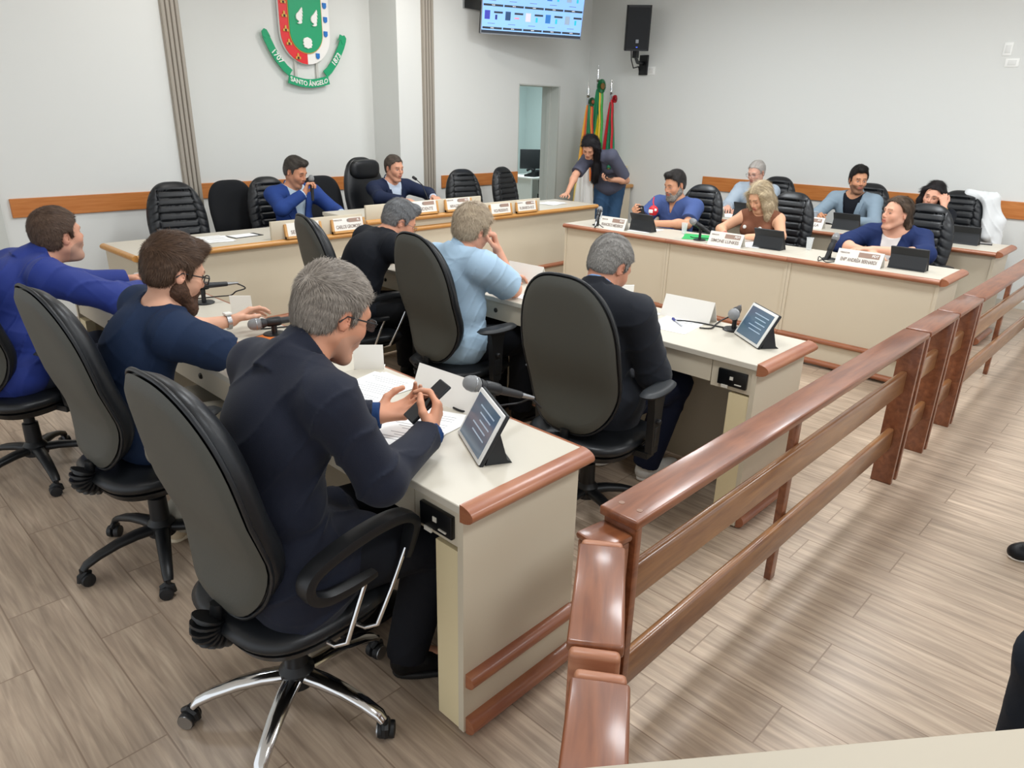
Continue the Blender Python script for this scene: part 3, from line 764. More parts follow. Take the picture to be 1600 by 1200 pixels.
# wall details
def wallplate(lab, loc, sx, sz, M=None):
    t=thing('wall_plate',lab,'wall plate',loc); obj('plate',G().box(-.008,0,-sx/2,sx/2,-sz/2,sz/2,bev=.003),WHITE,t); obj('cover',G().box(-.012,-.006,-sx*.3,sx*.3,-sz*.3,sz*.3,bev=.002),mat('plate_insert','E0E0DC',.4),t)
wallplate('upper of the two small white plates high on the right wall',(WX,1.80,2.405),.075,.115)
wallplate('lower of the two small white plates high on the right wall',(WX,1.74,2.285),.115,.075)
wallplate('small white socket plate directly under the black wall speaker',(WX,5.80,2.30),.12,.10)

# ------------------------------------------------------------------ coat of arms on the recessed wall
SHX,SHZ0,SHZ1 = 4.39,2.135,2.98
ca=thing('coat_of_arms','large painted coat of arms shield with green ribbon reading SANTO ANGELO on the back wall','coat of arms',(SHX,BYR,2.5))
def shieldpoly(hw,z0,z1,n=16):
    zc=z0+hw*1.02; p=[(-hw,z1),(hw,z1)]
    p+= [(hw*math.cos(a),zc+(zc-z0)*math.sin(a)) for a in [-i*PI/n for i in range(n+1)]]
    return p
SR=mat('arms_red','E0262C',.4); SG=mat('arms_green','0E9F6B',.45); SW=mat('arms_white','F3F1EC',.4); SB=mat('arms_blue','1273C6',.4); SGD=mat('arms_gold','D8A548',.4); SK=mat('arms_dark','2A2118',.5)
hw=.33; z0=SHZ0-2.5; z1=SHZ1-2.5; D=-.055
poly=shieldpoly(hw,z0,z1)
left=[(x,z) for x,z in poly if x<=1e-6]; 
obj('shield_board',G().prism(poly,D,D+.03),SW,ca)
pl=[(min(x,0),z) for x,z in poly]; 
pl=[(0,z1),(0,z0)]+[(x,z) for x,z in poly if x<-1e-6 and z<z1][0:]+[(-hw,z1)]
obj('red_field',G().prism(pl,D-.006,D),SR,ca)
obj('gold_border',G().prism(shieldpoly(.223,z0+.115,z1-.115),D-.012,D-.004),SGD,ca)
obj('green_field',G().prism(shieldpoly(.214,z0+.125,z1-.125),D-.018,D-.010),SG,ca)
def wing(cx,cz,s_):
    pts=[(.06,.19),(.072,.15),(.058,.165),(.075,.11),(.055,.12),(.07,.06),(.052,.075),(.06,.01),(.045,.03),(.05,-.03),(.03,-.045),(0,-.05),(-.04,-.038),(-.005,-.03),(.0,-.01),(-.025,.0),(-.045,.02),(-.048,.06),(-.035,.09),(0,.12),(.025,.15)]
    return G().prism([(cx+a*s_,cz+b*s_) for a,b in pts],D-.034,D-.016)
obj('white_wing',wing(-.095,.10,.75),SW,ca); obj('white_wing',wing(.10,.09,.75),SW,ca)
obj('white_scallop',G().prism([(.0+a,-.135+b) for a,b in ((0,.065),(.045,.05),(.06,.02),(.05,.005),(.062,-.015),(.045,-.03),(.05,-.045),(.025,-.05),(0,-.06),(-.025,-.05),(-.05,-.045),(-.045,-.03),(-.062,-.015),(-.05,.005),(-.06,.02),(-.045,.05))],D-.032,D-.016),SW,ca)
for px_,pz_ in ((-.10,.43),(-.275,.44),(-.272,.29),(-.27,.15),(-.265,.0),(-.235,-.14),(-.13,-.285)):
    g=G(); g.prism([(px_+a,pz_+b) for a,b in ((-.033,-.03),(.033,-.03),(.033,-.005),(.012,.0),(.01,.028),(0,.036),(-.01,.028),(-.012,0),(-.033,-.005))],D-.016,D-.005); 
    c=obj('gold_castle',g,SGD,ca); obj('castle_gate',G().box(px_-.011,px_+.011,D-.019,D-.015,pz_-.028,pz_-.004),SK,c,0)
for px_,pz_ in ((.10,.425),(.272,.29),(.275,.14),(.268,-.015),(.14,-.265),(.272,.43)):
    obj('blue_quina',G().prism([(px_+a,pz_+b) for a,b in ((-.024,.03),(.024,.03),(.024,-.012),(.014,-.028),(0,-.033),(-.014,-.028),(-.024,-.012))],D-.012,D-.002),SB,ca)
# ribbon : a band following an arc, with folded ends
def ribbon(pts, hw_, d0, d1):
    g=G(); n=len(pts); up=[];dn=[]
    for i,(x,z) in enumerate(pts):
        a=pts[max(i-1,0)]; b=pts[min(i+1,n-1)]; t=V3((b[0]-a[0],b[1]-a[1],0)).normalized(); nx,nz=-t.y,t.x
        up.append((x+nx*hw_,z+nz*hw_)); dn.append((x-nx*hw_,z-nz*hw_))
    for i in range(n-1): g.prism([dn[i],dn[i+1],up[i+1],up[i]],d0,d1)
    return g
RX=lambda px,pz:(px-SHX,pz-2.5)
mid=[(-.27+.54*t, -.535-.045*math.sin(PI*t)+.01*t) for t in [i/12 for i in range(13)]]
obj('ribbon_band',ribbon(mid,.048,D-.010,D+.006),SG,ca)
lf=[(-.235,-.47),(-.30,-.42),(-.38,-.33),(-.44,-.24),(-.485,-.15),(-.515,-.09)]; rf=[(.235,-.46),(.30,-.41),(.385,-.31),(.44,-.22),(.485,-.14),(.51,-.08)]
obj('ribbon_band',ribbon(lf,.042,D,D+.012),SG,ca); obj('ribbon_band',ribbon(rf,.042,D,D+.012),SG,ca)
obj('ribbon_tail',G().prism([(-.555,-.10),(-.56,-.05),(-.53,-.02),(-.50,-.03),(-.475,-.07),(-.46,-.10),(-.495,-.08),(-.52,-.12)],D-.004,D+.008),SG,ca)
obj('ribbon_tail',G().prism([(.55,-.09),(.56,-.04),(.535,-.005),(.51,-.015),(.475,-.0),(.455,-.05),(.43,-.07),(.48,-.06),(.5,-.11)],D-.004,D+.008),SG,ca)
obj('mounting_frame',G().box(-.16,-.13,D+.03,-.0,-.56,.4).box(.13,.16,D+.03,0,-.56,.4).box(-.2,.2,D+.03,0,-.56,-.53),mat('frame_grey','C9C7C0',.5),ca)
FX=lambda x,z,ang,d=D-.012: Matrix.Translation((x,d,z))@Matrix.Rotation(PI/2,4,'X')@Matrix.Rotation(ang,4,'Z')
word='SANTO ÂNGELO'; wd_=.46
tm=textmesh(word,.074,ext=.002)
for v in tm.vertices:
    x=v.co.x*.90; zz=-.053*math.sin(PI*min(max((x+.27)/.54,0),1)); v.co=V3((x,v.co.y+zz-.528,v.co.z))
tm.transform(Matrix.Translation((0,D-.012,0))@Matrix.Rotation(PI/2,4,'X'))
obj('lettering',tm,SW,ca,0)
text('1707',.085,FX(-.395,-.30,-.86,D-.003),SW,ca,ext=.002); text('1873',.085,FX(.40,-.285,.90,D-.003),SW,ca,ext=.002)

ca.scale=(.88,1,.88); ca.location.z=2.49
# ------------------------------------------------------------------ television
tv=thing('television','large wall television with a blue voting panel tilted above the doorway','television',(0,0,0))
TL=V3((6.27,6.62,0)); TR=V3((7.47,6.10,0)); tvw=(TR-TL).length
tx=(TR-TL).normalized(); nrm=V3((tx.y,-tx.x,0)); tilt=.16
upv=(V3((0,0,1))*math.cos(tilt)+nrm*math.sin(tilt)); 
Mtv=frame_mat(V3((TL.x,TL.y,2.59)),tx,upv)   # x right along screen, y up, z toward viewer
tvh=tvw*.575
obj('casing',G().box(0,tvw,0,tvh,-.05,0,M=Mtv,bev=.006),BPLAS,tv)
obj('bezel',G().box(0,tvw,0,.012,-.02,.004,M=Mtv).box(0,tvw,tvh-.012,tvh,-.02,.004,M=Mtv).box(0,.012,0,tvh,-.02,.004,M=Mtv).box(tvw-.012,tvw,0,tvh,-.02,.004,M=Mtv),mat('tv_silver','8F949A',.35,metal=.6),tv)
scr=obj('screen',G().box(.012,tvw-.012,.012,tvh-.012,-.01,.002,M=Mtv),mat('screen_blue','86B4EE',.3,emis=.8),tv,0)
bar=mat('screen_bar','2B3038',.3,emis=.6); W_=mat('screen_white','FFFFFF',.3,emis=.9); cx5=(tvw-.03)/5
obj('footer_bar',G().box(.012,tvw-.012,.012,.042,0,.003,M=Mtv),bar,scr,0)
cols=['3B3FA5','26456B','C9C6D8','2C6FB5','8FA3B8']
for r_ in range(3):
    zb=.055+r_*.235
    for c_ in range(5):
        x0=.015+c_*cx5+.008
        obj('vote_bar',G().box(x0,x0+cx5-.014,zb,zb+.022,.0,.0035,M=Mtv),bar,scr,0); obj('party_bar',G().box(x0+cx5*.52,x0+cx5-.014,zb+.165,zb+.185,0,.0035,M=Mtv),bar,scr,0)
        pm=mat('screen_photo_%d'%c_,cols[c_],.3,emis=.7)
        obj('vote_portrait',G().box(x0+.02,x0+.085,zb+.10,zb+.19,0,.0035,M=Mtv).prism([(x0+.03,zb+.10),(x0+.075,zb+.10),(x0+.062,zb+.14),(x0+.042,zb+.14)],.0035,.0045,ax='z',M=Mtv),pm,scr,0)
        obj('party_mark',G().box(x0+.15,x0+.175,zb+.10,zb+.15,0,.0035,M=Mtv) if c_!=1 else G().box(x0+.135,x0+.195,zb+.12,zb+.135,0,.0035,M=Mtv),mat('screen_mark_%d'%c_,['2A2F7A','D98AA0','2BB6C8','2BB6C8','2BB6C8'][c_],.3,emis=.7),scr,0)
        obj('name_line',G().box(x0+.06,x0+.15,zb+.055,zb+.062,0,.0035,M=Mtv),mat('screen_text','6E87AE',.3,emis=.5),scr,0)
        text('VOTO',.014,Mtv@Matrix.Translation((x0+cx5*.47,zb+.011,.0042)),W_,scr,ext=.0002)
br=G(); mid_=TL+tx*tvw*.5
br.tube([(mid_.x,mid_.y+.03,3.0),(mid_.x-.2,mid_.y+.12,3.02),(6.4,BY,3.02)],.02,8); br.box(6.2,6.5,BY-.03,BY,2.86,3.18)
br.tube([(TL.x+.1,TL.y+.02,3.0),(6.25,BY-.02,2.98)],.015)
br.box(0.25,tvw-.25,tvh*.35,tvh*.65,-.09,-.045,M=Mtv)
obj('wall_bracket',br,STEEL,tv)

# ------------------------------------------------------------------ loudspeaker
sp=thing('loudspeaker','black loudspeaker hung on a bracket on the right wall','speaker',(8.22,5.80,2.77))
Ms=Matrix.Rotation(math.radians(-142),4,'Z')@Matrix.Rotation(math.radians(8),4,'Y')
poly=[(-.15,-.11),(-.09,-.15),(.13,-.15),(.145,-.13),(.145,.13),(.13,.15),(-.09,.15),(-.15,.11)]
obj('cabinet',G().prism(poly,-.25,.26,ax='z',M=Ms),mat('speaker_shell','1B1C1F',.5),sp)
obj('grille',G().box(.143,.152,-.128,.128,-.225,.235,M=Ms,bev=.004),mat('speaker_grille','26282B',.7,bump=.6,bscale=700),sp)
obj('badge',G().box(.151,.156,-.018,.018,-.16,-.12,M=Ms),mat('badge_grey','8C9096',.4),sp,0)
obj('led',G().box(.151,.155,-.01,.01,-.21,-.203,M=Ms),mat('led_blue','4A6BFF',.4,emis=1.5),sp,0)
obj('bracket',G().box(-.03,.03,-.03,.03,-.34,-.25).tube([(0,0,-.32),(.12,.05,-.38),(.36,.12,-.38)],.022,8).box(.34,.375,.05,.17,-.52,-.28),BPLAS,sp)
obj('cable',G().tube([(-.02,.06,-.24),(.0,.06,-.36),(.10,.09,-.45),(.3,.15,-.42),(.365,.17,-.5)],.007,6),BPLAS,sp)

# ------------------------------------------------------------------ desks
def knob(t,x,y,z,s_):
    k=obj('drawer_lock',G().lathe([(.013,0),(.013,.004),(.009,.008),(.004,.009)],14,M=Matrix.Translation((x,y,z))@Matrix.Rotation(s_*PI/2,4,'Y')),mat('lock_metal','4A4640',.35,metal=.8),t)
def halfround(x,y0,y1,z,hh,d,sx):
    # half-round strip running along y, bulging in sx direction
    p=[(x,z-hh)]+[(x+sx*d*math.cos(a),z+hh*math.sin(a)) for a in [(-90+18*i)*PI/180 for i in range(11)]]+[(x,z+hh)]
    vs=[(a,y0,b) for a,b in p]+[(a,y1,b) for a,b in p]; n=len(p)
    return G().add(vs,[tuple(range(n)),tuple(range(2*n-1,n-1,-1))]+[(i,i+n,(i+1)%n+n,(i+1)%n) for i in range(n)])
def halfround_x(x0,x1,y,z,hh,d,sy):
    p=[(y,z-hh)]+[(y+sy*d*math.cos(a),z+hh*math.sin(a)) for a in [(-90+18*i)*PI/180 for i in range(11)]]+[(y,z+hh)]
    vs=[(x0,a,b) for a,b in p]+[(x1,a,b) for a,b in p]; n=len(p)
    return G().add(vs,[tuple(range(n)),tuple(range(2*n-1,n-1,-1))]+[(i,i+n,(i+1)%n+n,(i+1)%n) for i in range(n)])
EDGE=mat('light_edge_band','E2D2A9',.45)
def desk(lab,x0,x1,y0,y1,front,first,last,group,h=.78,outlet=True,trimm=TRIMM):
    """front=+1: public face towards +x (users sit on the -x side)"""
    t=thing('session_desk',lab,'desk',((x0+x1)/2,(y0+y1)/2,0),0,group)
    ox,oy=(x0+x1)/2,(y0+y1)/2; a,b,c,d=x0-ox,x1-ox,y0-oy+.001,y1-oy-.001
    fx = b if front>0 else a; ux = a if front>0 else b; s_=front
    X=lambda p,q:(min(p,q),max(p,q))
    obj('desk_top',G().box(a,b,c,d,h-.025,h,bev=.002,seg=1),TOPM,t)
    x_=X(fx-s_*.045,fx-s_*.02); obj('modesty_panel',G().box(x_[0],x_[1],c+.0225,d-.0225,.012,h-.026),CREAM,t)
    for k,(yy,en) in enumerate(((c,first),(d-.022,last))):
        obj('side_panel',G().box(a+.012,b-.012,yy,yy+.022,.012,h-.026),CREAM,t)
        if en: obj('leg_block',G().box(*X(ux+s_*.015,ux+s_*.06),*( (yy+.022,yy+.115) if k==0 else (yy-.093,yy)),.012,h-.155),EDGE,t)
    x_=X(ux+s_*.02,ux+s_*.04)
    ye=c+.022+(.19 if first else 0)
    obj('drawer_front',G().box(x_[0],x_[1],ye,d-.023,h-.13,h-.027),CREAM,t)
    knob(t,ux+s_*.02,(ye+d)/2+.0,h-.078,-s_)
    if first and outlet:
        ob=obj('outlet_surround',G().box(x_[0],x_[1],c+.022,ye-.004,h-.145,h-.027),CREAM,t)
        xb=X(ux+s_*.006,ux+s_*.021)
        pb=obj('power_box',G().box(xb[0],xb[1],c+.04,ye-.04,h-.125,h-.055,bev=.003),mat('outlet_black','0E0F11',.3),ob)
        obj('socket',G().box(ux+s_*.004 if s_>0 else ux-.008,ux+.008 if s_>0 else ux-s_*-.004,c+.10,c+.115,h-.095,h-.08).box(*X(ux+s_*.002,ux+s_*.007),c+.06,c+.09,h-.112,h-.108).box(*X(ux+s_*.002,ux+s_*.007),c+.12,c+.15,h-.135,h-.122),mat('outlet_white','D5D0C4',.4),pb,0)
    obj('edge_trim',halfround(fx,c,d,h-.020,.019,.028,s_),trimm,t)
    obj('lower_trim',halfround(fx-s_*.02,c,d,.20,.02,.028,s_),trimm,t)
    obj('lower_trim',halfround(fx-s_*.02,c,d,.035,.022,.03,s_),trimm,t)
    if first:
        obj('end_trim',halfround_x(a+.0,b+.0,c,h-.020,.026,.05,-1),trimm,t)
        obj('end_trim',halfround_x(a+.02,b-.02,c,.20,.024,.034,-1),trimm,t); obj('end_trim',halfround_x(a+.02,b-.02,c,.035,.03,.036,-1),trimm,t)
    return t
NY=[1.185,2.235,3.29,4.34]
for i in range(3):
    desk(['cream desk at the near end where the man in the dark navy suit sits','cream desk in front of the bearded man in a navy tee','cream desk in front of the man in the royal blue shirt'][i],
         1.06,1.56,NY[i],NY[i+1],1,i==0,i==2,'front row of session desks')
for i in range(3):
    desk(['cream desk in the second row holding a standing tablet and lined papers','cream desk under the elbow of the man in a pale blue shirt','cream desk in front of the leaning man in a black tee'][i],
         2.69,3.19,[1.175,2.2,3.22][i],[2.2,3.22,4.24][i],1,i==0,i==2,'second row of session desks')
for i in range(3):
    desk(['cream desk where the woman in a navy cardigan leans','cream desk of the blonde woman, with a green folder','cream desk of the bearded man in a blue polo'][i],
         5.215,5.71,[1.15,2.17,3.22][i],[2.17,3.22,4.34][i],-1,i==0,i==2,'right-hand row of desks facing in',outlet=False)
for i in range(3):
    desk(['cream rear desk nearest the railing, holding a tablet and a dark phone','cream rear desk of the man in a light blue-grey blazer','cream rear desk of the grey-haired man by the wall'][i],
         6.76,7.27,[1.15,2.2,3.22][i],[2.2,3.22,4.34][i],-1,i==0,i==2,'rear right-hand row of desks by the wall',outlet=False)
# head table
def headtable(lab,x0,x1,y0,y1,h,trimz,first,last,tw=TRIMX,riser=None,rb=None):
    t=thing('head_table',lab,'table',((x0+x1)/2,(y0+y1)/2,0),0,None); ox,oy=(x0+x1)/2,(y0+y1)/2
    a,b,c,d=x0-ox+.001,x1-ox-.001,y0-oy,y1-oy
    obj('table_top',G().box(a,b,c,d,h-.03,h,bev=.002,seg=1),TOPM,t)
    obj('front_panel',G().box(a,b,c+.02,c+.045,.012,h-.03),CREAM,t)
    for k,e in ((a,first),(b-.022,last)): obj('side_panel',G().box(k,k+.022,c+.046,d-.02,.012,h-.031),CREAM,t)
    for z in trimz: obj('front_trim',halfround_x(a,b,c+(.0 if z>h-.06 else .02),z,.022,.03,-1),tw if z>.3 else TRIMM,t)
    if first: obj('end_trim',halfround(a,c,d,h-.022,.022,.03,-1),tw,t)
    if last: obj('end_trim',halfround(b,c,d,h-.022,.022,.03,1),tw,t)
    if riser: obj('nameplate_shelf',G().box(riser[0]-ox,riser[1]-ox,c+.005,c+.03,h,riser[2],bev=.003),CREAM,t)
    return t
headtable('left section of the long head table with loose papers',1.64,3.42,5.0,5.62,.80,(.778,.20,.04),True,False,riser=(2.61,3.42,.935))
t=headtable('raised middle section of the head table where the president sits',3.425,4.745,4.97,5.62,.885,(.863,.765,.20,.04),False,False,riser=(3.44,4.735,1.0))
headtable('right section of the long head table with papers under the standing woman\'s hand',4.75,6.56,5.0,5.62,.80,(.778,.20,.04),False,True,riser=(4.76,5.60,.925))

# name plates on the head table
PLF=woodmat('plate_frame_wood','C08A4B','D6A362',.4,6,(1,1,1))
def signboard(lab,xc,z0,wd,ht,y,l2,l1='VEREADOR',mark='',tilt=-12,ttl=True):
    t=thing('name_plate',lab,'name plate',(xc,y,z0),0,'framed name plates along the head table')
    Rm=Matrix.Rotation(math.radians(tilt),4,'X')
    g=G(); f=.018
    g.box(-wd/2-f,-wd/2,-.012,.008,-f,ht*.93,M=Rm).box(wd/2,wd/2+f,-.012,.008,-f,ht*.93,M=Rm).box(-wd/2-f,wd/2+f,-.012,.008,-f,0,M=Rm)
    obj('wooden_holder',g,PLF,t)
    p=obj('plate',G().box(-wd/2,wd/2,-.006,.004,0,ht,M=Rm),ACRYL,t,0)
    obj('printed_band',G().box(wd*.02,wd*.42,-.0075,-.006,ht*.62,ht*.94,M=Rm),BROWNI,p,0)
    obj('seal',G().lathe([(.013,0),(.013,.0012)],14,M=Rm@Matrix.Translation((-.0+wd*.0,-.0062,ht*.78))@Matrix.Rotation(PI/2,4,'X')),INK,p)
    Tm=lambda x,z:Rm@Matrix.Translation((x,-.0068,z))@Matrix.Rotation(PI/2,4,'X')
    sq=min(1,wd*.86/(len(l2)*.62*ht*.40)); text(l2,ht*.40,Tm(0,ht*.28),INK,p,squeeze=sq,ext=.0004)
    if l1: text(l1,ht*.16,Tm(-wd*.34,ht*.84),INK,p,ext=.0003)
    if mark: text(mark,ht*.22,Tm(wd*.34,ht*.78),WHITE,p,ext=.0012)
    return t
signboard('framed plate reading SECRETÁRIO on the head table',2.868,.818,.28,.098,4.985,'SECRETARIO',l1='')
signboard('framed plate beside the secretary plate, with white letters on its band',3.275,.818,.28,.098,4.985,'CARLOS GROMOSKI',mark='PL')
signboard('framed plate reading PRESIDENTE in front of the president',4.03,.905,.29,.095,4.955,'PRESIDENTE',l1='')
signboard('framed plate just right of the president plate',4.44,.905,.29,.095,4.955,'NIVALDIR PIEGOS',mark='PDT')
signboard('framed plate reading VICE-PRESIDENTE before an empty chair',5.015,.818,.27,.094,4.985,'VICE-PRESIDENTE',l1='')
signboard('rightmost framed plate on the head table',5.385,.818,.27,.094,4.985,'FLORIVERTA ROZ',mark='MDB')

# lectern behind the standing woman
t=thing('lectern','cream lectern with an orange wooden shelf behind the standing woman','lectern',(8.17,5.95,0))
obj('body',G().box(-.12,.38,0,.42,0,.80),CREAM,t); obj('upper_panel',G().box(-.12,.36,.08,.40,.85,1.09),CREAM,t); obj('side_panel',G().box(.361,.385,.08,.40,.85,1.09),EDGE,t)
obj('wood_shelf',G().box(-.15,.42,-.03,.43,.80,.85,bev=.018),TRIMX,t)

# ------------------------------------------------------------------ balustrade
def rail(lab,x0,x1,y0,y1,h,mids=(),endw=.028,group='wooden balustrade sections',M=None,top_over=.02,rot=0,capped=False,r=.007):
    L_=math.hypot(x1-x0,y1-y0) ; ang=math.atan2(y1-y0,x1-x0)
    t=thing('balustrade_section',lab,'railing',(x0,y0,0),ang,group); wd=.118
    obj('handrail',G().box(-.0,L_,-wd/2,wd/2,h-.028,h,bev=r,seg=3),RAILM,t)
    for x in (.012,L_-.012-endw):
        obj('end_post',G().box(x,x+endw,-.05,.05,0,h-.028,bev=.004),RAILM,t)
    for x in mids: obj('middle_post',G().box(x,x+.042,.022,.05,0,h-.028,bev=.003),RAILM,t)
    for z in (.545,.245):
        obj('rail_board',G().box(.012+endw,L_-.012-endw,-.012,.02,z-.055,z+.06,bev=.012,seg=3),woodmat('rail_board_wood','6E452B','95683F',.3,4,(1,9,9),coat=.4,patch=.1),t)
    return t
H_R=.80
r1=rail('longest wooden balustrade section running from the near corner beside the desks',1.30,3.70,.865,.865,H_R,mids=(1.15,))
for q in ((.05,.025),(.05,-.03)): obj('screw_plug',G().lathe([(.008,0),(.008,.001)],12,M=Matrix.Translation((q[0],q[1],H_R))),mat('plug','8A6A58',.5),r1)
rail('short wooden gate leaf next to the far end of the longest balustrade section',3.725,4.22,.865,.865,H_R)
rail('second short gate leaf, just beyond the first',4.24,4.74,.865,.865,H_R)
rail('far balustrade section leading to the right wall',4.76,7.6,.865,.865,H_R,mids=(1.25,))
post=thing('corner_post','short wooden corner post with a pale tenon under the end of the long handrail','post',(1.265,.875,0),math.radians(-8))
obj('post_body',G().box(-.05,.045,-.045,.045,0,.735,bev=.006),RAILM,post); obj('post_cap',G().box(-.055,.05,-.05,.05,.736,.755,bev=.008),RAILM,post)
obj('tenon',G().box(-.058,-.05,-.022,.022,  .685,.71),EDGE,post,0)
def gateleaf(lab,a,b,h,wd,z=0):
    L_=math.hypot(b[0]-a[0],b[1]-a[1]); ang=math.atan2(b[1]-a[1],b[0]-a[0])
    t=thing('balustrade_gate',lab,'railing',(a[0],a[1],0),ang,'angled gate leaves at the near corner')
    obj('handrail',G().box(0.028,L_-.028,-wd/2,wd/2,h-.028,h,bev=.007,seg=3),RAILM,t)
    for x in (0,L_-.027):
        obj('end_post',G().box(x,x+.027,-wd/2+.006,wd/2-.006,0,h-.004,bev=.010,seg=3),woodmat('end_grain_wood','8A5238','B07B5C',.4,5,(1,1,9)),t)
    for z_ in (.545,.245): obj('rail_board',G().box(.028,L_-.028,-.012,.02,z_-.055,z_+.06,bev=.01),RAILM,t)
gateleaf('angled gate leaf touching the near corner of the balustrade',(1.185,.825),(.865,.600),.80,.108)
gateleaf('angled gate leaf nearest the camera, cut by the bottom edge',(.848,.572),(.50,.335),.80,.106)

# table edge in front of the camera
t=thing('public_table','pale table top crossing the bottom right edge of the view','table',(0,0,0))
a=V3((.44,.47,0)); b=V3((1.22,-.16,0)); dx=(b-a).normalized(); nn=V3((dx.y,-dx.x,0)); 
if nn.dot(V3((1,1,0)))>0: nn=-nn
Mt=frame_mat(V3((.512,.478,.0)),dx,-nn)   # y axis away from camera
obj('table_top',G().box(0,1.9,-.42,0,.875,.90,M=Mt,bev=.004),mat('pale_table','B3A997',.5),t)
obj('front_panel',G().box(.02,1.88,-.05,-.03,0,.875,M=Mt),CREAM,t)
obj('side_panel',G().box(.02,.04,-.4,-.05,0,.875,M=Mt).box(1.86,1.88,-.4,-.05,0,.875,M=Mt),CREAM,t)

# ------------------------------------------------------------------ chairs  (local: x forward, hub at origin)
def pad(w_,h_,tf,tb,cx,cz,n=2.7,rings=12,seg=56,curve=None,taper=None,ribs=0,orient='back',M=None,only=None):
    """cushion: superellipse outline, rounded edge; front face tf thick, back face tb"""
    G_=G(); vs=[];fs=[]
    curve=curve or (lambda v:0); taper=taper or (lambda v:1)
    def P(u,v,side,r):
        t_=(tf if side>0 else tb)*max(0,(1-r**5))**.5
        if side>0 and ribs and r<.93:
            inner=1 if abs(u)<.60 else 0
            if inner: t_+= -.009*(abs(math.sin(v*ribs*PI/2))<.22)*1.0+.004
            else: t_+= .010*math.sin(min(1,(abs(u)-.6)/.33)*PI) - .004*(abs(math.sin((v+abs(u)*.3)*ribs*PI/2))<.16)
        x=curve(v)+(t_ if side>0 else -t_); y=u*w_/2*taper(v); z=v*h_/2
        return (x+cx,y,z+cz) if orient=='back' else (z+cx,y,x+cz)
    sides=(1,-1) if only is None else (only,)
    for side in sides:
        base=len(vs); rr=[(i/rings)**.8 for i in range(1,rings+1)] if not ribs else [i/rings for i in range(1,rings+1)]
        vs.append(P(0,0,side,0))
        for r in rr:
            for j in range(seg):
                a=2*PI*j/seg; ca,sa=math.cos(a),math.sin(a)
                u=math.copysign(abs(ca)**(2/n),ca)*r; v=math.copysign(abs(sa)**(2/n),sa)*r
                vs.append(P(u,v,side,r))
        for j in range(seg): fs.append((base,base+1+j,base+1+(j+1)%seg))
        for i in range(rings-1):
            for j in range(seg):
                a=base+1+i*seg+j; b=base+1+i*seg+(j+1)%seg; fs.append((a,b,b+seg,a+seg))
    return G_.add(vs,fs,0,M)
def ribpad(w_,h_,tf,tb,cz,n,curve,taper,ribs,NU=48,NV=96):
    g=G(); vs=[];fs=[]
    for side in (1,-1):
        base=len(vs)
        for j in range(NV+1):
            for i in range(NU+1):
                a=-1+2*i/NU; b=-1+2*j/NV; m_=max(abs(a),abs(b))
                if m_<1e-9: u=v=0
                else:
                    c_,s_=a/m_,b/m_; k=(abs(c_)**n+abs(s_)**n)**(-1/n); u,v=c_*k*m_,s_*k*m_
                t_=(tf if side>0 else tb)*max(0,1-m_**5)**.5
                if side>0 and ribs:
                    cin=abs(u)<.62 and abs(v)<.80
                    f=lambda ph:math.exp(-(((ph+.5)%1-.5)/.13)**2)
                    if cin: t_-=.011*f((v+.8)/1.6*ribs)
                    elif m_<.96: t_+=.010*math.sin(PI*min(1,max(0,(m_-.62)/.34)))-.006*f((v*1.0+abs(u)*.35)*ribs*.62)*(abs(u)>.62)
                    t_-=.010*math.exp(-((abs(u)-.62)/.03)**2)*(abs(v)<.82)+.010*math.exp(-((abs(v)-.81)/.022)**2)*(abs(u)<.62)
                vs.append((curve(v)+(t_ if side>0 else -t_),u*w_/2*taper(v),cz+v*h_/2))
        for j in range(NV):
            for i in range(NU):
                p=base+j*(NU+1)+i; fs.append((p,p+1,p+NU+2,p+NU+1))
    bm=bmesh.new(); V_=[bm.verts.new(v) for v in vs]
    for f_ in fs: bm.faces.new([V_[k] for k in f_])
    bmesh.ops.remove_doubles(bm,verts=bm.verts,dist=.0005); bm.verts.index_update()
    g.add([v.co[:] for v in bm.verts],[[v.index for v in f_.verts] for f_ in bm.faces]); bm.free(); return g
def weld(o,d=.0004):
    bm=bmesh.new(); bm.from_mesh(o.data); bmesh.ops.remove_doubles(bm,verts=bm.verts,dist=d); bmesh.ops.recalc_face_normals(bm,faces=bm.faces); bm.to_mesh(o.data); bm.free(); return o
def crv(P,r,k=4):
    P=[V3(p) for p in P]; o=[];q=[]
    for i in range(len(P)-1):
        p0,p1,p2,p3=P[max(i-1,0)],P[i],P[i+1],P[min(i+2,len(P)-1)]
        for j in range(k):
            u=j/k; o.append(.5*((2*p1)+(p2-p0)*u+(2*p0-5*p1+4*p2-p3)*u*u+(-p0+3*p1-3*p2+p3)*u**3)); q.append(r[i]*(1-u)+r[i+1]*u)
    return o+[P[-1]],q+[r[-1]]
